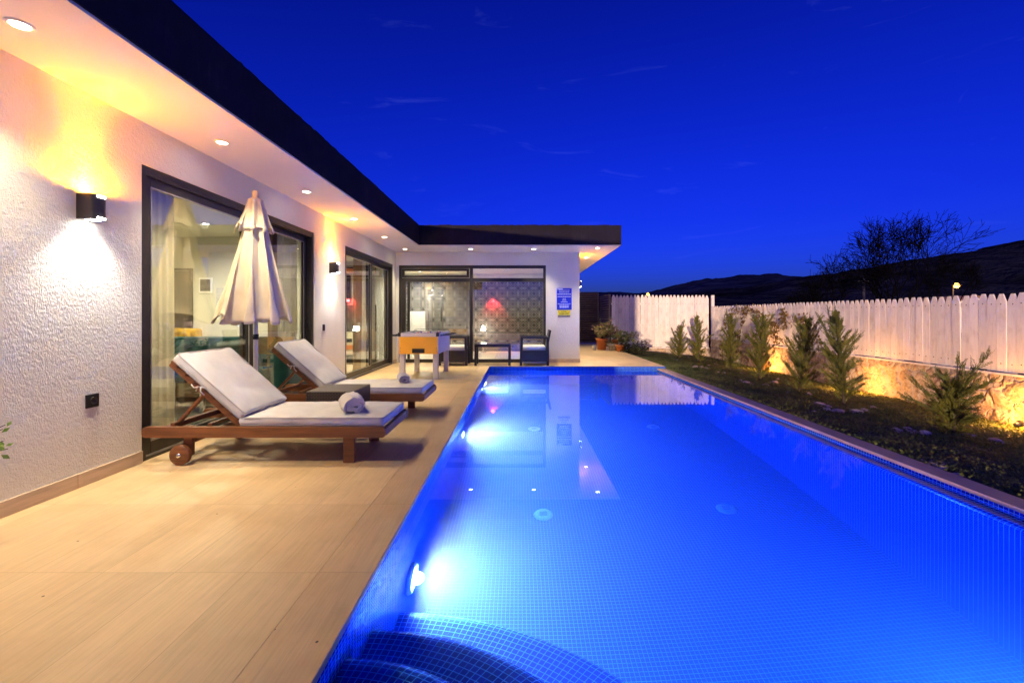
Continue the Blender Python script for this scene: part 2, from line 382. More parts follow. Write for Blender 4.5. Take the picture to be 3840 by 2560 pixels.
# ------------------------------------------------------------------ mesh building
class MB:
    def __init__(s): s.v = []; s.f = []; s.mi = []; s.uv = []; s.sm = []
    def face(s, idx, mi=0, uv=None, smooth=False):
        s.f.append(tuple(idx)); s.mi.append(mi); s.uv.append(uv); s.sm.append(smooth)
    def quad(s, a, b, c, d, mi=0, uv=None):
        n = len(s.v); s.v += [tuple(a), tuple(b), tuple(c), tuple(d)]; s.face((n, n + 1, n + 2, n + 3), mi, uv)
    def box(s, x0, x1, y0, y1, z0, z1, mi=0, bev=0, mat=None):
        if bev:
            s.prism_box(x0, x1, y0, y1, z0, z1, mi, bev, mat); return s
        n = len(s.v)
        vs = [Vector((x, y, z)) for z in (z0, z1) for y in (y0, y1) for x in (x0, x1)]
        if mat is not None: vs = [mat @ v for v in vs]
        s.v += [tuple(v) for v in vs]
        for q in ((0, 2, 3, 1), (4, 5, 7, 6), (0, 1, 5, 4), (2, 6, 7, 3), (0, 4, 6, 2), (1, 3, 7, 5)):
            s.face([n + i for i in q], mi)
        return s
    def prism_box(s, x0, x1, y0, y1, z0, z1, mi, b, mat=None):
        bm = bmesh.new(); bmesh.ops.create_cube(bm, size=1)
        for v in bm.verts:
            v.co = Vector(((x0 + x1) / 2 + v.co.x * (x1 - x0), (y0 + y1) / 2 + v.co.y * (y1 - y0), (z0 + z1) / 2 + v.co.z * (z1 - z0)))
        b = min(b, .45 * min(x1 - x0, y1 - y0, z1 - z0))
        bmesh.ops.bevel(bm, geom=bm.edges[:], offset=b, segments=2, affect='EDGES', profile=.5)
        s.add_bm(bm, mi, mat); bm.free()
    def add_bm(s, bm, mi=0, mat=None, smooth=False):
        n = len(s.v); bm.verts.index_update()
        for v in bm.verts: s.v.append(tuple(mat @ v.co if mat is not None else v.co))
        for f in bm.faces: s.face([n + v.index for v in f.verts], mi, None, smooth)
    def bar(s, a, b, w, h, mi=0, bev=0, up=(0, 0, 1)):
        """rectangular bar from a to b, w across, h along 'up'."""
        a = Vector(a); b = Vector(b); d = b - a; L = d.length; d.normalize()
        u = Vector(up); sd = d.cross(u)
        if sd.length < 1e-5: sd = d.cross(Vector((0, 1, 0)))
        sd.normalize(); u = sd.cross(d)
        mat = Matrix((( d.x, sd.x, u.x, a.x), (d.y, sd.y, u.y, a.y), (d.z, sd.z, u.z, a.z), (0, 0, 0, 1)))
        s.box(0, L, -w / 2, w / 2, -h / 2, h / 2, mi, bev, mat); return s
    def tube(s, pts, radii, seg=10, mi=0, caps=True, smooth=True):
        pts = [Vector(p) for p in pts]
        if not hasattr(radii, '__len__'): radii = [radii] * len(pts)
        rings = []
        prev = None
        for i, p in enumerate(pts):
            t = (pts[min(i + 1, len(pts) - 1)] - pts[max(i - 1, 0)])
            if t.length < 1e-9: t = Vector((0, 0, 1))
            t.normalize()
            if prev is None:
                a = t.orthogonal().normalized()
            else:
                a = (prev - t * prev.dot(t))
                a = a.normalized() if a.length > 1e-6 else t.orthogonal().normalized()
            prev = a; b = t.cross(a)
            n = len(s.v)
            for k in range(seg):
                w = 2 * PI * k / seg
                s.v.append(tuple(p + (a * math.cos(w) + b * math.sin(w)) * radii[i]))
            rings.append(n)
        for r0, r1 in zip(rings, rings[1:]):
            for k in range(seg):
                k2 = (k + 1) % seg
                s.face((r0 + k, r0 + k2, r1 + k2, r1 + k), mi, None, smooth)
        if caps:
            s.face([rings[0] + k for k in range(seg)][::-1], mi); s.face([rings[-1] + k for k in range(seg)], mi)
        return s
    def lathe(s, prof, seg=24, mi=0, mat=None, smooth=True):
        n0 = len(s.v)
        for r, z in prof:
            for k in range(seg):
                w = 2 * PI * k / seg; v = Vector((r * math.cos(w), r * math.sin(w), z))
                s.v.append(tuple(mat @ v if mat is not None else v))
        for i in range(len(prof) - 1):
            for k in range(seg):
                k2 = (k + 1) % seg
                s.face((n0 + i * seg + k, n0 + i * seg + k2, n0 + (i + 1) * seg + k2, n0 + (i + 1) * seg + k), mi, None, smooth)
        return s
    def disc(s, c, nrm, r, seg=20, mi=0):
        c = Vector(c); nrm = Vector(nrm).normalized(); a = nrm.orthogonal().normalized(); b = nrm.cross(a)
        n = len(s.v)
        for k in range(seg):
            w = 2 * PI * k / seg; s.v.append(tuple(c + (a * math.cos(w) + b * math.sin(w)) * r))
        s.face([n + k for k in range(seg)], mi); return s
    def prism(s, poly, vec, mi=0):
        """closed planar polygon (3D pts) extruded by vec."""
        n = len(s.v); k = len(poly); vec = Vector(vec)
        s.v += [tuple(p) for p in poly] + [tuple(Vector(p) + vec) for p in poly]
        s.face(list(range(n, n + k))[::-1], mi); s.face(list(range(n + k, n + 2 * k)), mi)
        for i in range(k):
            j = (i + 1) % k; s.face((n + i, n + j, n + k + j, n + k + i), mi)
        return s
    def grid(s, fn, nu, nv, mi=0, smooth=True, uvfn=None):
        n = len(s.v)
        for i in range(nu + 1):
            for j in range(nv + 1): s.v.append(tuple(fn(i / nu, j / nv)))
        for i in range(nu):
            for j in range(nv):
                a = n + i * (nv + 1) + j; q = (a, a + nv + 1, a + nv + 2, a + 1)
                uv = None
                if uvfn: uv = [uvfn(i / nu, j / nv), uvfn((i + 1) / nu, j / nv), uvfn((i + 1) / nu, (j + 1) / nv), uvfn(i / nu, (j + 1) / nv)]
                s.face(q, mi, uv, smooth)
        return s
    def rbox(s, c, half, r, nx=8, ny=8, nz=4, mi=0, mat=None, puff=0, wr=0, seed=0, smooth=True):
        """rounded cushion-like box; faces share no verts at seams (welded by position later)."""
        hx, hy, hz = half
        def push(p):
            inn = Vector((max(-(hx - r), min(hx - r, p.x)), max(-(hy - r), min(hy - r, p.y)), max(-(hz - r), min(hz - r, p.z))))
            d = p - inn
            q = inn + (d.normalized() * r if d.length > 1e-9 else d)
            if puff: q.z += math.copysign(1, q.z) * puff * (1 - (q.x / hx) ** 2) * (1 - (q.y / hy) ** 2) * (abs(q.z) / hz)
            if wr:
                w = noise.fractal(Vector((q.x * 7 + seed, q.y * 7, q.z * 9)), 1, 2, 3)
                q += (d.normalized() if d.length > 1e-9 else Vector((0, 0, 1))) * w * wr
            q = q + Vector(c)
            return mat @ q if mat is not None else q
        def lin(h, n):
            base = [-h, -h + r * .15, -h + r * .4, -h + r * .7, -h + r]
            mid = [-(h - r) + (2 * (h - r)) * i / n for i in range(1, n)]
            return base + mid + [-x for x in base[::-1]]
        bm = bmesh.new(); X, Y, Z = lin(hx, nx), lin(hy, ny), lin(hz, nz)
        def sheet(A, B, f):
            g = [[bm.verts.new(push(f(a, b))) for b in B] for a in A]
            for i in range(len(A) - 1):
                for j in range(len(B) - 1): bm.faces.new((g[i][j], g[i + 1][j], g[i + 1][j + 1], g[i][j + 1]))
        sheet(X, Y, lambda a, b: Vector((a, b, hz))); sheet(Y, X, lambda a, b: Vector((b, a, -hz)))
        sheet(Y, Z, lambda a, b: Vector((hx, a, b))); sheet(Z, Y, lambda a, b: Vector((-hx, b, a)))
        sheet(Z, X, lambda a, b: Vector((b, hy, a))); sheet(X, Z, lambda a, b: Vector((a, -hy, b)))
        bmesh.ops.remove_doubles(bm, verts=bm.verts[:], dist=1e-5)
        s.add_bm(bm, mi, None, smooth); bm.free(); return s
    def build(s, name, mats, parent=None, loc=(0, 0, 0), boxuv=False):
        me = bpy.data.meshes.new(name)
        me.from_pydata(s.v, [], s.f)
        if not isinstance(mats, (list, tuple)): mats = [mats]
        for m in mats: me.materials.append(M[m] if isinstance(m, str) else m)
        me.polygons.foreach_set('material_index', s.mi)
        me.polygons.foreach_set('use_smooth', s.sm)
        if boxuv or any(u is not None for u in s.uv):
            ul = me.uv_layers.new(name='UVMap')
            for p, u in zip(me.polygons, s.uv):
                nrm = p.normal
                for k, li in enumerate(p.loop_indices):
                    if u is not None: ul.data[li].uv = u[k]
                    else:
                        co = me.vertices[me.loops[li].vertex_index].co
                        ax = max(range(3), key=lambda i: abs(nrm[i]))
                        ul.data[li].uv = ((co.y, co.z), (co.x, co.z), (co.x, co.y))[ax]
        me.update()
        o = bpy.data.objects.new(name, me); COL.objects.link(o)
        o.location = loc
        if parent: o.parent = parent
        return o

def tag(o, label, cat, group=None, kind=None):
    o['label'] = label; o['category'] = cat
    if group: o['group'] = group
    if kind: o['kind'] = kind
    return o
def thing(name, label, cat, loc=(0, 0, 0), group=None, rz=0):
    o = bpy.data.objects.new(name, None); COL.objects.link(o); o.location = loc; o.rotation_euler.z = rz
    o.empty_display_size = .1
    return tag(o, label, cat, group)
def struct(o):
    o['kind'] = 'structure'; return o
def copy_tree(o, parent=None):
    c = o.copy(); COL.objects.link(c)
    if parent: c.parent = parent
    for ch in [k for k in bpy.data.objects if k.parent == o]: copy_tree(ch, c)
    return c
def light(kind, name, loc, energy, col, parent=None, aim=None, size=None, blend=1.0, soft=.03):
    ld = bpy.data.lights.new(name, kind); ld.energy = energy; ld.color = col
    if kind == 'SPOT': ld.spot_size = rad(size); ld.spot_blend = blend; ld.shadow_soft_size = soft
    elif kind == 'POINT': ld.shadow_soft_size = soft
    elif kind == 'AREA': ld.shape = 'RECTANGLE'; ld.size, ld.size_y = size
    o = bpy.data.objects.new(name, ld); COL.objects.link(o); o.location = loc
    if aim is not None: o.rotation_euler = Vector(aim).to_track_quat('-Z', 'Y').to_euler()
    if parent: o.parent = parent
    return o

# ------------------------------------------------------------------ key sizes
WX, BY, HZ = -3.06, 11.15, 2.80          # left wall plane, back wall plane, soffit height
RX, RYB, RXR, RT = -2.244, 10.08, 2.342, 3.235
PX0, PX1, PY0, PY1 = -.70, 3.10, 1.12, 10.33
WZ, PZ = -.10, -1.9
D1, D2, DZ = (3.61, 6.67), (7.86, 10.87), 2.43
BWX0, BWX1, BWZ = -3.0, .70, 2.446

# ------------------------------------------------------------------ ground, deck, lawn, pool
m = MB()
for x0, x1, y0, y1 in ((-900, 900, 19, 1500), (-900, 900, -300, -6), (-900, -12, -6, 19), (7.6, 900, -6, 19)):
    m.quad((x0, y0, -.6), (x1, y0, -.6), (x1, y1, -.6), (x0, y1, -.6))
struct(m.build('terrain', 'terrain_soil'))

m = MB()
m.box(-12, -.932, -6, PY1, -.3, 0); m.box(-12, 3.4, PY1, 18.95, -.3, 0)
m.box(-.932, PX0 + .02, -6, PY0 - .02, -.3, 0); m.box(PX0 + .02, 3.4, -6, PY0 - .02, -.3, 0)
struct(m.build('deck', 'deck_stone'))
m = MB(); m.box(-.9305, -.672, PY0 - .02, PY1 - .0015, -.028, .002, 0, .004)
m.box(-.9305, PX0 - .001, PY0 - .02, PY1 - .002, -.3, -.03, 1)
struct(m.build('pool_coping', ['coping_stone', 'frame_black']))
m = MB()
m.box(3.235, 3.42, PY0 - .02, PY1 - .010, -.075, -.045, 0, .004)
m.box(3.245, 3.41, PY0 - .02, PY1 - .012, -.6, -.076, 0)
struct(m.build('pool_kerb', 'coping_brown'))
m = MB(); m.box(PX0, 3.41, PY1 - .014, PY1 + .02, .001, .006, 0, .002); m.box(3.37, 3.415, PY1 + .02, 16.4, .001, .006, 0, .002)
struct(m.build('deck_trim', 'skirting_stone'))

m = MB()
U = lambda *a: list(a)
def pq(pts, uvs): m.quad(*pts, uv=uvs)
# floor
pq([(PX0, PY0, PZ), (PX1, PY0, PZ), (PX1, PY1, PZ), (PX0, PY1, PZ)], [(PX0, PY0), (PX1, PY0), (PX1, PY1), (PX0, PY1)])
# left wall, near wall, far wall
pq([(PX0, PY0, PZ), (PX0, PY1, PZ), (PX0, PY1, -.03), (PX0, PY0, -.03)], [(PY0, PZ), (PY1, PZ), (PY1, 0), (PY0, 0)])
pq([(PX0, PY0, PZ), (PX0, PY0, -.03), (3.24, PY0, -.03), (3.24, PY0, PZ)], [(PX0, PZ), (PX0, 0), (3.24, 0), (3.24, PZ)])
FY = PY1 - .006
pq([(PX0, FY, PZ), (3.43, FY, PZ), (3.43, FY, -.0005), (PX0, FY, -.0005)], [(PX0, PZ), (3.43, PZ), (3.43, 0), (PX0, 0)])
# right wall with a rounded nose, ledge and riser
prof = [(PX1, PZ), (PX1, -.22)]
for k in range(1, 7):
    w = PI / 2 * k / 6; prof.append((PX1 + .085 - .085 * math.cos(w), -.22 + .085 * math.sin(w) + 0))
prof += [(3.225, -.125), (3.236, -.118), (3.238, -.046)]
acc = [0]
for a, b in zip(prof, prof[1:]): acc.append(acc[-1] + math.hypot(b[0] - a[0], b[1] - a[1]))
for i in range(len(prof) - 1):
    (xa, za), (xb, zb) = prof[i], prof[i + 1]
    pq([(xa, PY0, za), (xb, PY0, zb), (xb, PY1, zb), (xa, PY1, za)], [(acc[i], PY0), (acc[i + 1], PY0), (acc[i + 1], PY1), (acc[i], PY1)])
struct(m.build('pool_basin', 'mosaic'))

# quarter-round steps in the near left corner
m = MB()
N = 40
for (r, z, zb) in ((1.56, -.98, PZ), (1.06, -.50, -.98), (.72, -.26, -.50)):
    nose = .085
    ring = [(r - nose - .0, z)] + [(r - nose + nose * math.sin(w), z - nose + nose * math.cos(w)) for w in [PI / 2 * k / 4 for k in range(1, 5)]] + [(r, zb)]
    ring = [(.02, z)] + ring
    lens = [0]
    for a, b in zip(ring, ring[1:]): lens.append(lens[-1] + math.hypot(b[0] - a[0], b[1] - a[1]))
    for i in range(len(ring) - 1):
        for k in range(N):
            t0, t1 = PI / 2 * k / N, PI / 2 * (k + 1) / N
            pt = lambda rr, tt, zz: (PX0 + .002 + rr * 1.13 * math.cos(tt), PY0 + .002 + rr * math.sin(tt), zz)
            a, b = ring[i], ring[i + 1]
            m.quad(pt(a[0], t0, a[1]), pt(b[0], t0, b[1]), pt(b[0], t1, b[1]), pt(a[0], t1, a[1]),
                   uv=[(lens[i], r * t0), (lens[i + 1], r * t0), (lens[i + 1], r * t1), (lens[i], r * t1)])
struct(m.build('pool_steps', 'mosaic'))

m = MB(); m.box(PX0 - .06, 3.30, PY0 - .06, PY1 + .06, PZ - .06, WZ)
struct(m.build('water', 'pool_water'))

def near_fill_light():  # added lamp, out of view, to brighten the steps and right wall
    t = thing('pool_light', 'added unseen underwater fill light in the near pool wall by the curved steps', 'pool light', (1.9, PY0, -.62), 'underwater lights in the pool wall')
    rot = Matrix.Rotation(-PI / 2, 4, 'X')
    o = MB(); o.lathe([(.12, .0), (.125, .012), (.11, .03), (.095, .03), (.09, .018)], 28, 0, rot); o.build('rim', 'rim_white', t)
    o = MB(); o.lathe([(.09, .017), (.06, .024), (.001, .027)], 28, 0, rot); o.build('lens', 'lens_pool', t)
    light('SPOT', 'underwater_beam', (0, .05, 0), 300, (.03, .26, 1), t, (-.5, 1, -.05), 174, .7, .08)
def pool_floor(x, y):
    """where the refracted ray through photo pixel (x, y) meets the pool floor."""
    d = Vector(((x - VX) / F, 1, -(y - VY) / F)); d.normalize()
    s = (EYE - WZ) / -d.z; p = Vector((0, 0, EYE)) + d * s
    h = Vector((d.x, d.y, 0)); si = h.length; h.normalize(); sr = si / 1.333
    return p + h * ((WZ - PZ) * sr / math.sqrt(1 - sr * sr))
for i, (x, y, lab) in enumerate(((1248, 1182, 'nearest the curved steps'), (1668, 1168, 'nearest the tiled right wall'), (1227, 985, 'under the reflected blue sign'),
                                 (1500, 980, 'far out under the reflected fence'))):
    q = pool_floor(x, y)
    o = MB(); o.lathe([(.0, .022), (.075, .022), (.092, .015), (.10, .0)], 28)
    for k in range(4): o.box(-.04, .04, -.032 + k * .019, -.026 + k * .019, .0225, .026, 1)
    b = o.build('floor_inlet', ['drain_white', 'sign_blue'], None, (q.x, q.y, PZ + .004))
    tag(b, 'round white inlet cover on the pool floor, ' + lab, 'pool inlet', 'inlet covers on the pool floor')

POOLC = (.42, .68, 1.0)
for i, (y, z, lab) in enumerate(((2.88, -.92, 'beside the curved steps'), (5.45, -.70, 'halfway along the left wall'), (8.35, -.62, 'near the far end'))):
    t = thing('pool_light', 'bright underwater light in the left pool wall, ' + lab, 'pool light', (PX0, y, z), 'underwater lights in the pool wall')
    rot = Matrix.Rotation(PI / 2, 4, 'Y')
    o = MB(); o.lathe([(.12, .0), (.125, .012), (.11, .03), (.095, .03), (.09, .018)], 28, 0, rot); o.build('rim', 'rim_white', t)
    o = MB(); o.lathe([(.09, .017), (.06, .024), (.001, .027)], 28, 0, rot); o.build('lens', 'lens_pool', t)
    light('SPOT', 'underwater_beam', (.05, 0, 0), 330, (.008, .17, 1), t, (1, .0, -.25), 172, .8, .08)
    light('SPOT', 'underwater_core', (.045, 0, 0), (180, 310, 290)[i], (1, .95, .92), t, (1, .05, -.10), 178, .45, .05)


near_fill_light()
# lawn
def lawn_z(x, y):
    k = max(0, min(1, (x - 3.42) / 3.7))
    return -.075 - .33 * k + .025 * noise.noise(Vector((x * .9, y * .9, 3))) * min(1, k * 6)
m = MB(); m.grid(lambda u, v: (3.405 + u * 3.85, -6 + v * 22.75, lawn_z(3.405 + u * 3.85, -6 + v * 22.75)), 24, 110)
struct(m.build('lawn_soil', 'soil'))
m = MB(); rnd = random.Random(4)
def leaf_quad(mb, c, size, nrm, mi=0, asp=.7):
    a = nrm.orthogonal().normalized(); a.rotate(Matrix.Rotation(rnd.random() * 6.28, 3, nrm)); b = nrm.cross(a)
    a *= size; b *= size * asp
    mb.quad(c - a, c - b, c + a, c + b, mi)
cnt = 0
while cnt < 120000:
    y = 1.6 + (rnd.random() ** 1.7) * 14.85; x = 3.42 + rnd.random() * 3.66
    if (x - .0) * F / y > 1240: 
        continue
    z = lawn_z(x, y) + rnd.random() ** 2 * .045
    den = noise.noise(Vector((x * 2.2, y * 2.2, 0)))
    if den < -.28 and rnd.random() < .75: continue
    n = Vector((rnd.gauss(0, .7), rnd.gauss(-.25, .6), 1)).normalized()
    leaf_quad(m, Vector((x, y, z)), (.005 + rnd.random() * .009) * (1 + y * .07), n); cnt += 1
tag(m.build('ground_cover', 'clover_leaf'), 'dark low green ground cover on the lawn bed', 'ground cover', None, 'stuff')

# ------------------------------------------------------------------ villa
villa = thing('villa', 'white stucco villa with flat dark roof edge and glazed doors round the pool', 'house', (-3.06, 11.15, 0))
VL = Vector((3.06, -11.15, 0))
def vp(mb, name, mats, parent=None, **k):
    o = mb.build(name, mats, parent or villa, **k)
    if parent is None: o.location = VL
    return o
# left outer wall
m = MB()
for y0, y1, z0, z1 in ((-5.2, D1[0], 0, HZ), (D1[0], D1[1], DZ, HZ), (D1[1], D2[0], 0, HZ), (D2[0], D2[1], DZ, HZ), (D2[1], BY, 0, HZ)):  # unseen near end of wall and roof lengthened to shade the back fence
    m.box(WX - .22, WX, y0, y1, z0, z1)
vp(m, 'wall', 'stucco')
m = MB()
m.box(WX - .22, BWX0, BY + .001, BY + .22, 0, HZ); m.box(BWX0, BWX1, BY + .001, BY + .22, BWZ, HZ); m.box(BWX1, 1.541, BY + .001, BY + .22, 0, HZ)
m.box(1.32, 1.541, BY + .22, 17.4, 0, HZ)
vp(m, 'wall', 'stucco')
m = MB(); m.box(-9.4, 1.54, 17.4, 17.6, 0, HZ); m.box(-9.4, -9.2, -5.2, 17.4, 0, HZ); m.box(-9.2, WX - .22, -5.2, -5.0, 0, HZ)
vp(m, 'wall', 'plaster_pale')
# roof
m = MB()
poly = [(-10, -5.3, 2.79), (RX, -5.3, 2.79), (RX, RYB, 2.79), (RXR, RYB, 2.79), (RXR, 18.2, 2.79), (-10, 18.2, 2.79)]
m.prism(poly, (0, 0, RT - 2.79))
rs = random.Random(8)
for k in range(46):   # crumbling render along the top edge
    y = rs.choice([rs.uniform(4.6, 7.4), rs.uniform(-1, 10)]); w = rs.uniform(.03, .16)
    m.box(RX - .10, RX - .004, y, y + w, RT + .0005, RT + rs.uniform(.004, .014))
for k in range(26):
    x = rs.choice([rs.uniform(-1.2, .6), rs.uniform(-2.2, 2.2)]); w = rs.uniform(.03, .16)
    m.box(x, x + w, RYB + .004, RYB + .10, RT + .0005, RT + rs.uniform(.004, .014))
vp(m, 'roof', 'fascia')
m = MB()
for x0, x1, y0, y1 in ((-9.9, RX - .012, -5.28, RYB + .012), (-9.9, RXR - .012, RYB + .0125, 18.1)):
    m.box(x0, x1, y0, y1, 2.772, 2.789)
vp(m, 'soffit', 'soffit_paint')
def skirt_y(y0, y1):
    m = MB(); y = y0
    while y < y1 - .01:
        e = min(y1, y + .743); m.box(WX - .001, WX + .016, y, e - .0025 if e < y1 else e, .001, .098, 0, .002)
        if e < y1: m.box(WX, WX + .013, e - .0025, e, .001, .096)
        y = e
    vp(m, 'skirting', 'skirting_stone')
skirt_y(-5.1, D1[0] - .005); skirt_y(D1[1], D2[0]); skirt_y(D2[1], BY - .02)
m = MB(); m.box(BWX1 + .02, 1.556, BY - .016, BY + .002, .001, .098, 0, .002); vp(m, 'skirting', 'skirting_stone')
m = MB(); m.box(1.54, 1.556, BY + .003, 17.2, .001, .098); vp(m, 'skirting', 'skirting_stone')

# interiors
for x0, x1, y0, y1 in ((-9.2, WX - .22, 7.55, 7.7), (-9.2, -3.9, 10.98, 11.1), (-4.05, -3.9, 11.1, 17.4)):
    m = MB(); m.box(x0, x1, y0, y1, .012, 2.62); vp(m, 'interior_wall', 'plaster_in')
m = MB(); m.box(-3.9, 1.32, 14.5, 14.6, .012, 2.40); vp(m, 'wallpapered_wall', 'wallpaper')
m = MB(); m.box(-3.9, 1.32, 14.44, 14.6, 2.40, 2.62); m.box(-3.9, 1.32, 14.40, 14.44, 2.44, 2.50); vp(m, 'cornice', 'white_metal')
m = MB(); m.box(-9.2, WX - .22, -5.0, 10.98, 2.52, 2.60); m.box(-3.9, 1.32, BY + .22, 14.44, 2.53, 2.60); vp(m, 'ceiling', 'ceiling_in')
m = MB(); m.box(-9.2, WX - .225, -5.0, 10.98, .001, .012); m.box(-3.9, 1.32, BY + .225, 17.3, .001, .012); vp(m, 'interior_floor', 'floor_in')

def pane_x(name, x, y0, y1, z0, z1, par):
    b = MB(); b.box(x - .004, x + .004, y0, y1, z0, z1); return b.build(name, 'pane_glass', par)
def pane_y(name, y, x0, x1, z0, z1, par):
    b = MB(); b.box(x0, x1, y - .004, y + .004, z0, z1); return b.build(name, 'pane_glass', par)

def sliding_door(y0, y1):
    fr = MB(); fx0, fx1 = WX - .15, WX - .012
    fr.box(fx0, fx1, y0 + .001, y0 + .055, 0, DZ - .001); fr.box(fx0, fx1, y1 - .055, y1 - .001, 0, DZ - .001)
    fr.box(fx0, fx1, y0 + .055, y1 - .055, DZ - .05, DZ - .001)
    for k, (a, b) in enumerate(((.0, .022), (.055, .075), (.105, .128))): fr.box(fx1 - b - .004, fx1 - a - .004, y0 + .056, y1 - .056, DZ - .075, DZ - .05)
    fr.box(fx0, fx1, y0 + .055, y1 - .055, .001, .022)
    for a in (.015, .06, .105): fr.box(fx1 - a - .012, fx1 - a, y0 + .056, y1 - .056, .022, .034, 1)
    d = fr.build('sliding_door', ['frame_dark', 'track_metal'], villa); d.location = VL
    ym = (y0 + y1) / 2
    for (a, b, x) in ((y0 + .056, ym + .05, WX - .058), (ym - .05, y1 - .056, WX - .115)):
        lf = MB(); w = .075; z0, z1 = .036, DZ - .077; t = .021
        lf.box(x - t, x + t, a, a + w, z0, z1, 0, .004); lf.box(x - t, x + t, b - w, b, z0, z1, 0, .004)
        lf.box(x - t, x + t, a + w, b - w, z0, z0 + .10, 0, .004); lf.box(x - t, x + t, a + w, b - w, z1 - w, z1, 0, .004)
        g = .011   # pale glazing bead
        lf.box(x + t - .004, x + t + .003, a + w, a + w + g, z0 + .1, z1 - w, 1); lf.box(x + t - .004, x + t + .003, b - w - g, b - w, z0 + .1, z1 - w, 1)
        lf.box(x + t - .004, x + t + .003, a + w + g, b - w - g, z1 - w - g, z1 - w, 1); lf.box(x + t - .004, x + t + .003, a + w + g, b - w - g, z0 + .1, z0 + .1 + g, 1)
        lf.build('door_leaf', ['frame_dark', 'track_metal'], d)
        pane_x('pane', x, a + w - .01, b - w + .01, z0 + .09, z1 - w + .01, d)
    h = MB(); h.box(WX - .094, WX - .079, y1 - .105, y1 - .080, .92, 1.14, 0, .006); h.tube([(WX - .085, y1 - .092, 1.1), (WX - .04, y1 - .092, 1.1), (WX - .036, y1 - .092, .98)], .009, 8); h.build('handle', 'frame_black', d)
    return d
sliding_door(*D1); sliding_door(*D2)

# back glazing
fr = MB(); y0, y1 = BY + .03, BY + .12; fw = .065
mx0, mx1 = -1.215, -1.142; tz0, tz1 = 2.03, 2.125
fr.box(BWX0 + .001, BWX0 + fw, y0, y1, .0, BWZ - .001); fr.box(BWX1 - fw, BWX1 - .001, y0, y1, .0, BWZ - .001)
fr.box(BWX0 + fw, BWX1 - fw, y0, y1, BWZ - .075, BWZ - .001); fr.box(BWX0 + fw, BWX1 - fw, y0, y1, .001, .085)
fr.box(mx0, mx1, y0 - .004, y1, .085, BWZ - .075)
fr.box(BWX0 + fw, mx0, y0, y1, tz0, tz1); fr.box(mx1, BWX1 - fw, y0, y1, tz0, tz1)
wdw = fr.build('window', 'frame_dark', villa); wdw.location = VL
fr = MB()   # top-hung vent sash, door leaf
a, b, c, d_ = BWX0 + fw + .01, mx0 - .01, tz1 + .01, BWZ - .085
for bx in ((a, a + .07, c, d_), (b - .07, b, c, d_), (a + .07, b - .07, d_ - .06, d_), (a + .07, b - .07, c, c + .06)): fr.box(bx[0], bx[1], y0 - .012, y0 - .001, bx[2], bx[3], 0, .004)
fr.build('vent_sash', 'frame_dark', wdw)
fr = MB()
fr.box(BWX0 + fw + .006, BWX0 + fw + .10, y0 + .01, y1 - .02, .09, tz0 - .002, 0, .004)
fr.box(BWX0 + fw + .14, BWX0 + fw + .20, y0 + .012, y1 - .02, .09, tz0 - .002, 0, .004)
fr.build('door_stile', 'frame_dark', wdw)
fr = MB(); fr.tube([(-1.93, y0 - .03, 1.03), (-1.93, y0 - .03, 1.40)], .012, 10)
for z in (1.06, 1.37): fr.tube([(-1.93, y0 - .03, z), (-1.93, y0 + .05, z)], .008, 8)
fr.build('pull_handle', 'frame_black', wdw)
yp = BY + .075
pane_y('pane', yp, BWX0 + fw - .01, mx0 + .01, .08, tz0 + .01, wdw); pane_y('pane', yp, mx1 - .01, BWX1 - fw + .01, .08, tz0 + .01, wdw)
pane_y('pane', yp, BWX0 + fw - .01, mx0 + .01, tz1 - .01, BWZ - .06, wdw); pane_y('pane', yp, mx1 - .01, BWX1 - fw + .01, tz1 - .01, BWZ - .06, wdw)

# ------------------------------------------------------------------ furniture seen through the glass
def curtain(name, x0, y0, x1, y1, z0, z1, waves, amp, mat, label, gather=0, cat='curtain'):
    a = Vector((x0, y0, 0)); b = Vector((x1, y1, 0)); d = b - a; nrm = Vector((-d.y, d.x, 0)).normalized()
    rr = random.Random(waves); ph = [rr.random() * 6 for _ in range(4)]
    def fn(u, v):
        g = 1 - gather * (1 - v) ** 1.2 * .5
        uu = .0 + u * g
        w = amp * (math.sin(u * waves * 6.28 + ph[0]) + .4 * math.sin(u * waves * 13.1 + ph[1] + v * .8)) * (.7 + .3 * (1 - v))
        p = a + d * uu + nrm * w
        return (p.x, p.y, z0 + (z1 - z0) * v)
    m = MB(); m.grid(fn, waves * 14, 8); o = m.build(name, mat)
    sol = o.modifiers.new('cloth', 'SOLIDIFY'); sol.thickness = .003
    return tag(o, label, cat, 'curtains behind the glass doors')
curtain('curtain', -3.33, 3.60, -3.36, 4.34, .02, 2.45, 8, .025, 'sheer', 'pale sheer curtain drawn to the near jamb of the front glass door', .0)
curtain('curtain', -3.32, 6.14, -3.32, 6.64, .02, 2.45, 7, .03, 'sheer', 'sheer curtain drawn to the far jamb of the front glass door, right of the parasol')
curtain('curtain', -3.34, 5.96, -3.34, 6.13, .02, 2.45, 3, .03, 'tan_drape', 'narrow tan drape beside the parasol pole behind the glass')
curtain('curtain', -3.46, 9.72, -3.46, 10.75, .02, 2.45, 11, .03, 'sheer', 'sheer curtain in the far glass door beside the house corner')
curtain('curtain', -3.42, 9.30, -3.42, 9.72, .02, 2.45, 4, .03, 'tan_drape', 'tied tan drape at the middle of the far glass door', .55)

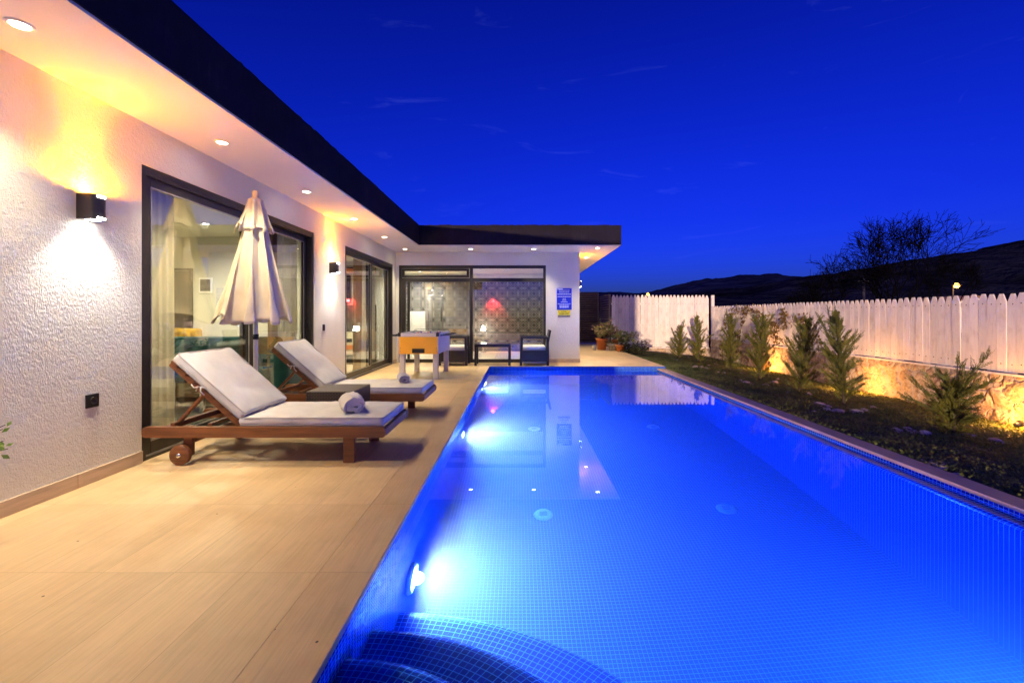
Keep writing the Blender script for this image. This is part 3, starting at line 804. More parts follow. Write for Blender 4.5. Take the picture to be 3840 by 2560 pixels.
def tufted(mb, fn_pos, nu, nv, cu, cv, depth):
    """padded panel with diamond buttons. fn_pos(u,v,h)->point."""
    def fn(u, v):
        a, b = u * cu, v * cv
        row = math.floor(b + .5); off = .5 if row % 2 else 0
        du = abs((a + off) % 1 - .5) ; h = 0
        best = 9
        for r in (row - 1, row, row + 1):
            o2 = .5 if r % 2 else 0
            da = ((a + o2) % 1) - .5; db = b - r
            best = min(best, math.hypot(da, db))
        h = depth * min(1, best * 1.7)
        return fn_pos(u, v, h)
    mb.grid(fn, nu, nv)
sofa = thing('sofa', 'teal tufted chesterfield sofa inside the front glass door', 'sofa', (-4.3, 6.3, .012))
m = MB(); tufted(m, lambda u, v, h: (-1.05 + u * 2.1, -.28 - h, .50 + v * .375), 84, 22, 9, 2, .05)
m.rbox((0, -.19, .69), (1.05, .10, .20), .08, 8, 3, 3); m.build('backrest', 'sofa_teal', sofa)
m = MB(); m.rbox((0, -.34, .40), (1.0, .09, .09), .05, 8, 3, 3); m.rbox((0, .1, .36), (1.0, .40, .10), .05, 8, 4, 3); m.build('seat', 'sofa_teal', sofa)
for s in (-1, 1):
    m = MB(); m.rbox((s * 1.1, .02, .45), (.13, .45, .32), .1, 3, 5, 3); m.build('arm', 'sofa_teal', sofa)
m = MB(); m.box(-1.15, 1.15, -.40, .45, .1, .28); m.build('base', 'sofa_base', sofa)
for x, y in ((-1.1, -.36), (1.1, -.36), (-1.1, .4), (1.1, .4)):
    m = MB(); m.lathe([(.02, 0), (.035, .1)], 10, 0, Matrix.Translation((x, y, 0))); m.build('foot', 'frame_black', sofa)
ac = thing('easy_chair', 'yellow tufted easy chair behind the teal sofa', 'chair', (-5.55, 7.05, .012), rz=0)
m = MB()
def yb(u, v, h):
    x = -.36 + u * .72; top = .98 - .12 * abs(2 * u - 1) ** 3
    return (x, .15 + .12 * abs(2 * u - 1) ** 2 * -1 - h, .42 + v * (top - .42))
tufted(m, yb, 44, 30, 5, 4, .05); m.rbox((0, .22, .68), (.36, .07, .29), .06, 4, 3, 4); m.build('backrest', 'chair_yellow', ac)
m = MB(); m.rbox((0, -.1, .38), (.36, .3, .08), .05, 5, 5, 3); m.build('seat', 'chair_yellow', ac)
for x, y in ((-.3, -.34), (.3, -.34), (-.3, .2), (.3, .2)):
    m = MB(); m.lathe([(.015, 0), (.026, .31)], 10, 0, Matrix.Translation((x, y, 0))); m.build('leg', 'frame_black', ac)
# inner door, picture, rug
t = thing('interior_door', 'dark brown inner door in the pale room wall', 'door', (-5.95, 7.545, .012))
m = MB(); m.box(-.42, .38, -.035, 0, 0, 1.93, 0, .003); m.build('door_panel', 'door_dark', t)
m = MB(); m.box(-.47, -.425, -.045, 0, 0, 1.975); m.box(.385, .43, -.045, 0, 0, 1.975); m.box(-.425, .385, -.045, 0, 1.935, 1.975); m.build('frame', 'frame_dark', t)
t = thing('picture', 'small white framed grey picture on the room wall left of the parasol', 'picture', (-5.30, 7.545, 1.70))
m = MB(); m.box(-.11, .11, -.02, -.001, -.13, .13, 0, .003); m.build('frame', 'white_metal', t)
m = MB(); m.box(-.085, .085, -.0245, -.0205, -.10, .10); m.build('print', 'picture_grey', t)
m = MB(); m.rbox((0, 0, .011), (1.1, .8, .0105), .006, 4, 4, 2, smooth=False); o = m.build('rug', 'rug_dark', None, (-4.6, 4.9, .012)); tag(o, 'dark striped rug on the floor inside the front glass door', 'rug')
t = thing('coffee_table', 'glass topped low table inside the front glass door', 'table', (-4.05, 5.45, .012))
m = MB(); m.box(-.4, .4, -.3, .3, .40, .42, 0, .004); m.build('table_top', 'screen_black', t)
for x in (-.36, .36):
    for y in (-.26, .26):
        m = MB(); m.box(x - .02, x + .02, y - .02, y + .02, 0, .40); m.build('leg', 'chrome', t)
# wall unit behind the second door
t = thing('wall_unit', 'cream wall unit with orange shelves inside the far glass door', 'cabinet', (-4.4, 10.97, .012))
def KX(x): return (x - VX) * 10.9 / F + 4.4
def KZ(y): return EYE - (y - VY) * 10.9 / F - .012
m = MB(); m.box(-1.4, .9, -.07, -.001, KZ(761), KZ(700)); m.build('back_panel', 'granite', t)
m = MB(); m.box(-1.4, .9, -.36, -.001, KZ(812), KZ(762), 0, .004); m.build('drawer', 'cabinet_cream', t)
m = MB(); m.box(-1.4, .9, -.38, -.001, KZ(800), KZ(790.5), 0, .003); o = m.build('shelf', 'cabinet_orange', t); o.location.y = -.001
m = MB(); m.box(KX(770), KX(819), -.366, -.361, KZ(784), KZ(776)); m.build('drawer_slot', 'screen_black', t)
m = MB(); m.box(-1.4, .9, -.33, -.002, .0, KZ(816)); m.build('plinth', 'frame_black', t)
m = MB(); m.box(-1.4, .9, -.20, -.001, KZ(627), KZ(618), 0, .003); m.build('shelf', 'cabinet_orange', t)
m = MB(); m.box(-1.4, .9, -.21, -.001, KZ(617.5), KZ(615)); m.build('shelf_trim', 'frame_black', t)
m = MB(); m.box(KX(817), KX(829), -.09, -.001, KZ(664), KZ(633), 0, .003); m.build('wall_box', 'cabinet_orange', t)
t = thing('television', 'flat black television on the wall inside the far glass door', 'television', (-4.4, 10.97, .012))
m = MB(); m.box(KX(768), KX(804.5), -.08, -.03, KZ(692), KZ(633), 0, .004); m.build('screen', 'screen_black', t)
m = MB(); m.box(KX(780), KX(796), -.03, -.001, KZ(675), KZ(650)); m.build('bracket', 'frame_black', t)
# things in the back room
t = thing('red_spotlight', 'small red wall spotlight on the patterned wallpaper', 'lamp', P(1133.5, 680, 14.49))
m = MB(); m.lathe([(.001, .05), (.028, .05), (.035, -.03), (.03, -.03), (.02, 0)], 16, 0, Matrix.Translation((0, -.07, 0))); m.box(-.012, .012, -.06, 0, -.012, .012); m.build('shade', 'frame_black', t)
m = MB(); m.lathe([(.026, -.022), (.001, -.022)], 14, 0, Matrix.Translation((0, -.07, 0))); m.build('bulb', 'lens_red', t)
light('SPOT', 'red_beam', (0, -.12, -.02), 75, (1, .035, .05), t, (0, .33, -1), 92, .5, .02)
light('POINT', 'red_glow', (0, -.30, -.15), 3.0, (1, .05, .06), t, soft=.05)
t = thing('table_lamp', 'small glowing white lamp below the red spotlight behind the glass', 'lamp', (P(1110, 800, 14.0).x, 14.0, .012))
m = MB(); m.lathe([(.09, .0), (.09, .02), (.012, .04), (.012, .70)], 16); m.build('stand', 'chrome', t)
m = MB(); m.lathe([(.07, .70), (.03, .84), (.001, .84)], 18); m.build('lamp_shade', 'lens_warm', t)
light('POINT', 'lamp_glow', (0, .16, .75), 7, (1, .9, .8), t, soft=.08)
t = thing('bathroom_panel', 'bright white lit cabinet against the patterned wallpaper, left behind the glass', 'cabinet', (-3.2, 14.2, .012))
m = MB(); m.box(-.28, .26, -.12, .29, .0, 1.30, 0, .01); m.build('body', 'white_metal', t)
m = MB(); m.box(-.22, .04, -.126, -.121, .43, .50); m.build('slot', 'screen_black', t)
m = MB(); m.box(.262, .275, -.10, .2, .2, 1.0); m.build('door', 'track_metal', t)

# interior lights (lit ceiling lamps)
def ceiling_lamp(x, y, z, e, col, label):
    t = thing('ceiling_lamp', label, 'lamp', (x, y, z), 'small ceiling lamps indoors')
    m = MB(); m.lathe([(.055, 0), (.055, -.012), (.04, -.014)], 18); m.build('rim', 'rim_white', t)
    m = MB(); m.lathe([(.04, -.010), (.001, -.010)], 18); m.build('lens', 'lens_warm', t)
    light('SPOT', 'lamp_beam', (0, 0, -.03), e, col, t, (0, 0, -1), 165, .6, .05)
INC = (1, .87, .66)
for i, (x, y) in enumerate(((-3.95, 3.1), (-4.6, 4.4), (-4.5, 6.4), (-6.4, 5.0))):
    ceiling_lamp(x, y, 2.52, 120, INC, ('lit ceiling lamp over the front of the sofa room', 'lit ceiling lamp in the middle of the sofa room', 'lit ceiling lamp over the teal sofa', 'lit ceiling lamp deep inside the sofa room')[i])
ceiling_lamp(-4.4, 9.5, 2.52, 220, INC, 'lit ceiling lamp inside the far glass door')
ceiling_lamp(-3.0, 13.6, 2.53, 180, (1, .92, .82), 'lit ceiling lamp by the patterned wallpaper, left of the red spotlight'); ceiling_lamp(.3, 12.6, 2.53, 36, (1, .92, .82), 'lit ceiling lamp by the patterned wallpaper, right of the red spotlight')

# ------------------------------------------------------------------ lamps outside
DL = (1, .86, .56)
spots = [(-2.70, 2.407, 'nearest the camera above the first wall lamp'), (-2.70, 4.05, 'above the front glass door'), (-2.70, 5.667, 'above the parasol side of the front door'),
         (-2.69, 7.285, 'in the yellow glow of the second wall lamp'), (-2.70, 8.97, 'above the far glass door'), (-2.705, 10.62, 'in the inside corner of the eaves'),
         (-1.13, 10.60, 'above the mullion of the back window'), (.37, 10.60, 'above the right armchair'), (1.87, 10.45, 'at the outer corner of the back eaves'),
         (1.87, 12.2, 'on the side eaves past the white pillar'), (-2.70, .78, 'beyond the top left corner of the frame'), (1.87, 13.9, 'second from the far end of the side eaves'), (1.87, 15.6, 'furthest along the side eaves, added unseen to light the pots')]  # last downlight added out of view to brighten the potted plants
for x, y, lab in spots:
    t = thing('downlight', 'small round lit downlight in the eaves ' + lab, 'downlight', (x, y, 2.772), 'downlights in the eaves')
    m = MB(); m.lathe([(.062, 0), (.062, -.005), (.046, -.008), (.043, -.003)], 24); m.build('rim', 'rim_white', t)
    m = MB(); m.lathe([(.043, -.004), (.001, -.004)], 24); m.build('lens', 'lens_warm', t)
    light('SPOT', 'downlight_beam', (0, 0, -.02), 84 if y < 10 else 84, DL, t, (.08, 0, -1), 104, .9, .04)

def wall_lamp(loc, rz, label, k=1.0):
    t = thing('wall_lamp', label, 'wall lamp', loc, 'up and down wall lamps', rz)   # local +x points away from the wall
    hw, hh, dp = .056, .088, .125
    m = MB(); prof = [(0, -hw)] + [(dp - .03 + .03 * math.cos(a), hw * math.sin(a)) for a in [-PI / 2 + PI * k2 / 10 for k2 in range(11)]] + [(0, hw)]
    m.prism([(x, y, -hh) for x, y in prof], (0, 0, 2 * hh)); m.build('body', 'lamp_body', t)
    for s in (-1, 1):
        m = MB(); m.box(dp - .012, dp + .003, -.028, .028, s * hh * .86 - .008, s * hh * .86 + .006); m.build('slot_window', 'lens_white', t)
    m = MB(); m.disc((.065, 0, hh + .001), (0, 0, 1), .04); m.build('upper_lens', 'lens_amber', t)
    m = MB(); m.disc((.065, 0, -hh - .001), (0, 0, -1), .04); m.build('lower_lens', 'lens_white', t)
    A = (1, .34, .008)
    light('SPOT', 'up_wash', (.065, 0, hh + .01), 36 * k, A, t, (0, 0, 1), 178, .25, .03)
    light('SPOT', 'up_beam', (.065, 0, hh + .012), 66 * k, A, t, (-.12, 0, 1), 54, 1.0, .03)
    light('SPOT', 'down_beam', (.065, 0, -hh - .012), 44 * k, (1, .93, .84), t, (-.12, 0, -1), 116, 1.0, .03)
wall_lamp((WX, 3.13, 1.955), 0, 'dark half-round wall lamp beside the front glass door')
wall_lamp((WX, 7.25, 1.965), 0, 'dark half-round wall lamp between the two glass doors')
wall_lamp((1.541, 11.75, 2.02), 0, 'dark half-round wall lamp round the corner of the white pillar')

# socket and switch
t = thing('power_socket', 'black square power socket low on the stucco wall', 'socket', (WX, 3.185, .585))
m = MB(); m.box(0, .012, -.048, .048, -.048, .048, 0, .004); m.build('plate', 'black_plastic', t)
m = MB(); m.lathe([(.028, .013), (.03, .018), (.022, .018), (.020, .0135), (.001, .0135)], 18, 0, Matrix.Rotation(PI / 2, 4, 'Y')); m.build('outlet_ring', 'frame_black', t)
t = thing('light_switch', 'small black switch on the wall under the second wall lamp', 'switch', (WX, 6.98, 1.0))
m = MB(); m.box(0, .012, -.035, .035, -.05, .05, 0, .004); m.build('plate', 'black_plastic', t)
m = MB(); m.box(.012, .018, -.022, .022, -.03, .03, 0, .003); m.build('rocker', 'frame_black', t)

# signs
def text(body, size, x, z, y, mat, par, bold=0):
    cu = bpy.data.curves.new('lettering', 'FONT'); cu.body = body; cu.size = size; cu.align_x = 'CENTER'; cu.align_y = 'CENTER'; cu.extrude = .0006; cu.offset = bold
    o = bpy.data.objects.new('tmp', cu); COL.objects.link(o)
    dg = bpy.context.evaluated_depsgraph_get(); me = bpy.data.meshes.new_from_object(o.evaluated_get(dg))
    bpy.data.objects.remove(o, do_unlink=True)
    me.materials.clear(); me.materials.append(M[mat])
    q = bpy.data.objects.new('lettering', me); COL.objects.link(q); q.rotation_euler = (PI / 2, 0, 0); q.location = (x, y, z); q.parent = par
    return q
sg = thing('pool_rules_sign', 'blue notice with white lines of text on the white pillar', 'sign', (1.158, BY, 1.6))
m = MB(); m.box(-.187, .187, -.006, 0, -.27, .27, 0, .002); m.build('panel', 'sign_blue', sg)
m = MB(); rs = random.Random(3)
rows = [(.245, -.17, -.04, .028), (.215, -.13, .14, .012), (.168, -.13, .13, .014), (.118, -.17, .17, .018), (.056, -.17, .17, .016), (.006, -.04, .04, .012), (-.036, -.05, .05, .016), (-.076, -.085, .085, .013), (-.122, -.165, .165, .010), (-.165, -.12, .12, .018), (-.207, -.115, .115, .022)]
for z, xa, xb, h in rows:   # text rows: too small in the photograph to read, kept as rows of word-length strokes
    x = xa
    while x < xb - .004:
        w = min(rs.uniform(.018, .05), xb - x); m.box(x, x + w, -.0072, -.0062, z - h / 2, z + h / 2); x += w + .006
m.build('text_rows', 'ink_white', sg)
sg = thing('slippery_sign', 'small yellow slippery when wet sign under the blue notice', 'sign', (1.152, BY, 1.225))
m = MB(); m.box(-.16, .16, -.006, 0, -.088, .088, 0, .002); m.build('panel', 'sign_yellow', sg)
m = MB(); m.box(-.158, .158, -.0071, -.0062, -.087, -.030); m.build('grey_band', 'sign_grey', sg)
m = MB()
for s in (-1, 1): m.prism([(s * .128 - .022, -.0064, .038), (s * .128 + .022, -.0064, .038), (s * .128, -.0064, .076)], (0, -.0012, 0))
m.build('warning_triangles', 'ink_orange', sg)
text('SLIPPERY', .044, 0, .056, -.0072, 'ink_black', sg, .0008); text('WHEN WET', .046, 0, .004, -.0072, 'ink_black', sg, .001); text('KAYGAN ZEMIN', .040, 0, -.056, -.0082, 'ink_black', sg, .0006)

# ------------------------------------------------------------------ sun loungers
def make_lounger():
    t = thing('sun_lounger', 'brown wooden lounger with white cushion, nearest the camera', 'sun lounger', (-2.0, 3.93, 0), 'wooden sun loungers beside the pool')
    X0, X1 = -1.02, .935; W = .35    # local coordinates, base point on the floor
    def rail(y):
        m = MB(); pts = []
        z0, z1, r = .215, .300, .03
        for cx, cz, a0 in ((X1 - r, z1 - r, 0), (X0 + r, z1 - r, 1), (X0 + r, z0 + r, 2), (X1 - r, z0 + r, 3)):
            for k in range(5):
                a = (a0 + k / 4) * PI / 2; pts.append((cx + r * math.cos(a), y - .02, cz + r * math.sin(a)))
        m.prism(pts, (0, .04, 0))
        for x in (X0 + .68, X0 + .3): m.tube([(x, y - .024, .26), (x, y + .024, .26)], .009, 10)
        return m
    for s in (-1, 1): rail(s * W).build('rail', 'teak', t)
    for s in (-1, 1):
        m = MB(); m.box(.58, .67, s * W - .055 * (s > 0) + .021 * (s < 0) - .0, s * W - .021 * (s > 0) + .055 * (s < 0), .0, .2995, 0, .003); m.build('leg', 'teak', t)
        m = MB(); m.box(-.715, -.645, s * W - .055 * (s > 0) + .021 * (s < 0), s * W - .021 * (s > 0) + .055 * (s < 0), .06, .2995, 0, .003); m.build('leg', 'teak', t)
        m = MB(); rot = Matrix.Translation((-.70, s * (W + .028), .082)) @ Matrix.Rotation(PI / 2, 4, 'X')
        m.lathe([(.001, -.022), (.03, -.024), (.074, -.022), (.081, -.014), (.081, .014), (.074, .022), (.03, .024), (.001, .022)], 30, 0, rot)
        w = m.build('wheel', 'teak', t)
        m = MB(); m.lathe([(.001, -.034), (.014, -.033), (.02, -.026), (.02, .026), (.014, .033), (.001, .034)], 16, 0, rot); m.build('axle_cap', 'chrome', w)
    for x in (-.66, .62):
        m = MB(); m.box(x - .02, x + .02, -W + .056, W - .056, .16, .21, 0, .003); m.build('crossbar', 'teak', t)
    m = MB(); m.bar((X0 + .18, -W + .02, .285), (X0 + .18, W - .02, .285), .05, .03); m.build('crossbar', 'teak', t)
    m = MB(); m.box(.90, .932, -W + .021, W - .021, .225, .285); m.build('crossbar', 'teak', t)
    m = MB()
    for k in range(12): m.box(-.22 + k * .093, -.22 + k * .093 + .06, -W + .021, W - .021, .281, .2985, 0, .003)
    m.build('seat_slats', 'teak', t)
    # tilted back, hinge near x = -.26
    hx, hz, ang, L = -.27, .300, rad(41.5), .76
    dx, dz = -math.cos(ang), math.sin(ang); nx, nz = math.sin(ang), math.cos(ang)
    back = MB()
    for s in (-1, 1): back.bar((hx, s * .29, hz), (hx + dx * L, s * .29, hz + dz * L), .035, .045, 0, .004, (nx, 0, nz))
    for k in range(8):
        f = .06 + k * .095; cx, cz = hx + dx * f + nx * .030, hz + dz * f + nz * .030
        back.bar((cx, -.325, cz), (cx, .325, cz), .065, .016, 0, .003, (nx, 0, nz))
    back.build('back_frame', 'teak', t)
    for s in (-1, 1):
        m = MB(); px, pz = hx + dx * .40, hz + dz * .40
        m.bar((px, s * .262, pz), (-.80, s * .262, .315), .022, .045, 0, .003, (0, 1, 0)); m.build('strut', 'teak', t)
    m = MB(); m.bar((-.80, -.33, .312), (-.80, .33, .312), .04, .025, 0, .003); m.bar((-.5, -.33, .312), (-.5, .33, .312), .03, .02); m.build('notch_bar', 'teak', t)
    # cushions
    m = MB(); cl = 1.175; m.rbox((hx + .005 + cl / 2, 0, .335), (cl / 2, .335, .036), .028, 34, 18, 2, 0, None, .014, .010, 2)
    sc_ = m.build('seat_cushion', 'cushion_cloth', t)
    def piping(hx2, hy2, z, mat, par):
        r = .03; pts = []
        for cx, cy, a0 in ((hx2 - r, hy2 - r, 0), (-hx2 + r, hy2 - r, 1), (-hx2 + r, -hy2 + r, 2), (hx2 - r, -hy2 + r, 3)):
            for k in range(5):
                a = (a0 + k / 4) * PI / 2; pts.append(mat @ Vector((cx + r * math.cos(a), cy + r * math.sin(a), z)))
        pts.append(pts[0]); q = MB(); q.tube(pts, .0055, 6, 0, False); q.build('piping', 'piping_cloth', par)
    for zz in (.029, -.029): piping(cl / 2 - .003, .332, zz, Matrix.Translation((hx + .005 + cl / 2, 0, .335)), sc_)
    rot = Matrix((( -dx, 0, nx, 0), (0, 1, 0, 0), (-dz, 0, nz, 0), (0, 0, 0, 1)))
    c = Vector((hx + dx * .39 + nx * .082, 0, hz + dz * .39 + nz * .082))
    m = MB(); m.rbox((0, 0, 0), (.37, .335, .037), .028, 20, 16, 2, 0, Matrix.Translation(c) @ rot, .014, .011, 7)
    bc_ = m.build('back_cushion', 'cushion_cloth', t)
    for zz in (.030, -.030): piping(.367, .332, zz, Matrix.Translation(c) @ rot, bc_)
    # ties and piping
    for s in (-1, 1):
        m = MB()
        q = Vector((hx + dx * .45 + nx * .05, s * .335, hz + dz * .45 + nz * .05)); e = Vector((dx, 0, dz)); nn = Vector((nx, 0, nz)); sy = Vector((0, s, 0))
        m.tube([q - nn * .06 - e * .01, q - nn * .02 + sy * .012, q + sy * .016 - e * .03, q + nn * .02 + sy * .012 - e * .06], .006, 6)
        m.tube([q + sy * .014 - e * .02, q + sy * .03 - e * .05 - nn * .02, q + sy * .018 - e * .09 - nn * .03], .005, 6)
        m.tube([q + sy * .014 - e * .02, q + sy * .03 + e * .01 - nn * .035, q + sy * .01 + e * .05 - nn * .04], .005, 6)
        m.build('tie', 'cushion_cloth', t)
    return t
l1 = make_lounger()
l2 = copy_tree(l1); l2.location = (-2.0, 5.42, 0); l2['label'] = 'brown wooden lounger with white cushion, behind the wicker cube'

def towel(loc, rz, L, R, mat, label, seed):
    rr = random.Random(seed); m = MB(); turns, th = 2.6, R / 3.1
    pts = []
    n = 60
    for i in range(n + 1):
        a = i / n * turns * 2 * PI; r = .012 + (R - .012) * i / n
        pts.append((math.cos(a) * r * 1.12, math.sin(a) * r * .86))
    nrm = []
    for i in range(n + 1):
        p, q = pts[max(0, i - 1)], pts[min(n, i + 1)]; d = Vector((q[0] - p[0], q[1] - p[1])).normalized(); nrm.append((d.y, -d.x))
    out = [(p[0] + k[0] * th * .45, p[1] + k[1] * th * .45) for p, k in zip(pts, nrm)]
    inn = [(p[0] - k[0] * th * .45, p[1] - k[1] * th * .45) for p, k in zip(pts, nrm)]
    loop = out + inn[::-1]; nl = len(loop); S = 12
    zmin = min(p[1] for p in loop)
    base = len(m.v)
    for j in range(S + 1):
        u = j / S * 2 - 1; sq = 1 - .06 * abs(u) ** 4
        for k, (x, z) in enumerate(loop):
            amp = .019 if seed == 3 else .010
            w = amp * noise.noise(Vector((x * 22, z * 22 + seed, u * 5))) + .006 * noise.noise(Vector((x * 50, z * 50 + seed, u * 9)))
            end = .012 * noise.noise(Vector((k * .08, seed, 1))) * abs(u)
            m.v.append(((x + w) * sq, u * L / 2 + end, (z - zmin) * sq + w + .004))
    for j in range(S):
        for k in range(nl):
            k2 = (k + 1) % nl; m.face((base + j * nl + k, base + j * nl + k2, base + (j + 1) * nl + k2, base + (j + 1) * nl + k), 0, None, True)
    for j in (0, S):
        b = base + j * nl
        for k in range(n):
            q = (b + k, b + k + 1, b + nl - 2 - k, b + nl - 1 - k)
            m.face(q if j == 0 else q[::-1], 0)
    o = m.build('rolled_towel', mat, None, loc); o.rotation_euler.z = rz
    return tag(o, label, 'towel', 'rolled towels on the loungers')
towel((-1.44, 3.86, .378), rad(28), .34, .078, 'towel_cloth', 'cream and pink rolled towel on the near lounger', 3)
towel((-1.42, 5.50, .378), rad(20), .34, .056, 'towel_mauve', 'tightly rolled mauve white towel on the far lounger', 8)

# wicker cube
t = thing('side_table', 'dark brown woven wicker cube table between the loungers', 'side table', (-1.895, 4.72, 0))
m = MB(); hs, H = .245, .43
m.box(-hs, hs, -.25, .25, .03, H, 0, .012); m.build('body', 'wicker', t, boxuv=True)
m = MB()
m.box(-.075, .075, -.2535, -.2515, .30, .335, 0, .0008); m.box(hs + .0015, hs + .0035, -.075, .075, .30, .335, 0, .0008); m.build('hand_hole_shade', 'frame_black', t)  # dark plates on the weave stand for the shade inside hand holes
for x in (-.21, .21):
    for y in (-.21, .21):
        m = MB(); m.box(x - .02, x + .02, y - .02, y + .02, 0, .03); m.build('foot', 'frame_black', t)

# parasol
pr = thing('parasol', 'closed cream parasol standing in front of the glass door', 'parasol', (-2.73, 4.62, 0))
m = MB(); m.tube([(0, 0, .05), (0, 0, 2.40)], .022, 16); m.build('pole', 'white_metal', pr)
m = MB(); m.tube([(0, 0, .945), (0, 0, 1.0)], .028, 16); m.tube([(.0, -.02, .97), (0, -.045, .97)], .008, 8); m.build('collar', 'frame_black', pr)
m = MB(); m.lathe([(.001, 2.495), (.022, 2.488), (.033, 2.462), (.03, 2.435), (.02, 2.415), (.05, 2.405), (.055, 2.385), (.02, 2.38)], 20); m.build('finial', 'parasol_cloth', pr)
m = MB(); m.lathe([(.20, 0), (.20, .035), (.18, .05), (.04, .06), (.04, .16), (.026, .165)], 26); m.build('base', 'dark_rubber', pr)
rp = random.Random(5)
NF = 8; fold_len = [rp.uniform(.88, 1.1) for _ in range(NF)]; ph = [rp.uniform(-.2, .2) for _ in range(NF)]
fold_len[5] = 1.38; fold_len[4] = 1.05; fold_len[1] = 1.15
def canopy(u, v, top, bot, r0, r1, deep, low):
    a = u * 2 * PI; k = u * NF; i = int(k) % NF; f = k - int(k)
    le = fold_len[i] * (1 - f) + fold_len[(i + 1) % NF] * f
    pleat = abs(math.sin(k * PI))            # 0 at rib, 1 between
    tw = .35 * v * math.sin(k * PI * 2 + ph[i])
    r = r0 + (r1 - r0) * (v ** 1.15)
    r = r * (1 + (le - 1) * v) * (1 - deep * (1 - pleat) * min(1, v * 2.2 + .15))
    r += .012 * v * noise.noise(Vector((math.cos(a) * 4, math.sin(a) * 4, v * 7)))
    z = top + (bot - top) * v
    if v > .9: z += (.035 * math.sin(k * PI * 2 + 1) + .02 * math.sin(k * 5) + low * (le - 1) * 1.2) * (v - .9) / .1
    return Vector((r * math.cos(a + tw) * .92, r * math.sin(a + tw) * 1.0, z))
m = MB(); m.grid(lambda u, v: canopy(u, v, 2.385, 1.13, .06, .345, .34, .1), 144, 44); o = m.build('canopy', 'parasol_cloth', pr)
so = o.modifiers.new('cloth', 'SOLIDIFY'); so.thickness = .004
m = MB(); m.grid(lambda u, v: canopy(u, v, 2.395, 2.07, .07, .175, .30, .05), 120, 14); o = m.build('vent_flap', 'parasol_cloth', pr)
so = o.modifiers.new('cloth', 'SOLIDIFY'); so.thickness = .004
for k in range(NF):
    a = 2 * PI * (k + .5) / NF; m = MB(); m.tube([(.03 * math.cos(a), .03 * math.sin(a), 2.3), (.10 * math.cos(a), .09 * math.sin(a), 1.13)], .006, 6); m.build('rib', 'white_metal', pr)

# football table
ft = thing('football_table', 'orange ended table football game on grey legs', 'football table', (-1.84, 8.85, 0))
hx, hy = .375, .66
for ya, yb2 in ((-hy - .001, -hy + .024), (hy - .024, hy)):
    m = MB(); m.box(-hx + .018, hx - .018, ya, yb2, .478, .795, 0, .003); m.build('end_panel', 'orange_panel', ft)
for s in (-1, 1):
    m = MB(); m.box(min(s * hx, s * (hx - .018)), max(s * hx, s * (hx - .018)), -hy, hy, .478, .86, 0, .003); m.build('side_panel', 'blue_lit_panel', ft)
for ya, yb2 in ((-hy, -hy + .10), (hy - .10, hy)):
    m = MB(); m.box(-hx + .018, hx - .018, ya, yb2, .797, .862, 0, .004); m.build('end_rail', 'leg_grey', ft)
for xa, xb in ((-hx - .004, -hx + .05), (hx - .05, hx + .004)):
    for ya, yb2 in ((-hy - .005, -hy + .05), (hy - .05, hy + .005)):
        m = MB(); m.box(xa, xb, ya, yb2, .80, .872, 0, .006); m.build('corner_cap', 'black_plastic', ft)
m = MB(); m.box(-hx + .02, hx - .02, -hy + .10, hy - .10, .70, .71); m.build('pitch', 'pitch_green', ft)
m = MB(); m.box(-.115, .115, -hy - .006, -hy - .0015, .497, .578, 0, .002); m.box(-.10, .10, -hy - .0085, -hy - .0062, .50, .515); m.build('ball_return', 'frame_black', ft)
m = MB()
for s in (-1, 1):
    for z in (.53, .585): m.tube([(s * .335, -hy - .004, z), (s * .335, -hy + .003, z)], .007, 8)
m.build('bolt', 'chrome', ft)
for k in range(8):
    y = -hy + .17 + k * .141; s = 1 if k % 2 else -1
    m = MB(); m.tube([(-hx - .16, y, .815), (hx + .16, y, .815)], .008, 10)
    r = m.build('rod', 'chrome', ft)
    m = MB(); m.tube([(s * (hx + .05), y, .815), (s * (hx + .16), y, .815)], .017, 12); m.tube([(-s * (hx + .004), y, .815), (-s * (hx + .03), y, .815)], .014, 10); m.build('handle', 'black_plastic', r)
    m = MB()
    for q in (-.2, 0, .2): m.box(q - .013, q + .013, y - .01, y + .01, .725, .85, 0, .004)
    m.build('player', 'sign_blue' if k % 2 else 'lens_red' if False else 'cabinet_orange', r)
for sx in (-1, 1):
    for sy in (-1, 1):
        m = MB(); x, y = sx * (hx - .065), sy * (hy - .07)
        m.box(x - .048, x + .048, y - .04, y + .04, .014, .477, 0, .006); m.box(x - .05, x + .05, y - .042, y + .042, 0, .013); m.build('leg', 'leg_grey', ft)
m = MB(); m.tube([(-hx + .01, -hy + .05, .90), (hx - .03, -hy + .05, .90)], .004, 6); m.tube([(-hx + .03, hy - .05, .90), (hx - .03, hy - .05, .90)], .004, 6)
for x in (-hx + .02, hx - .03):
    for y in (-hy + .05, hy - .05): m.tube([(x, y, .86), (x, y, .90)], .004, 6)
m.build('score_wire', 'frame_black', ft)

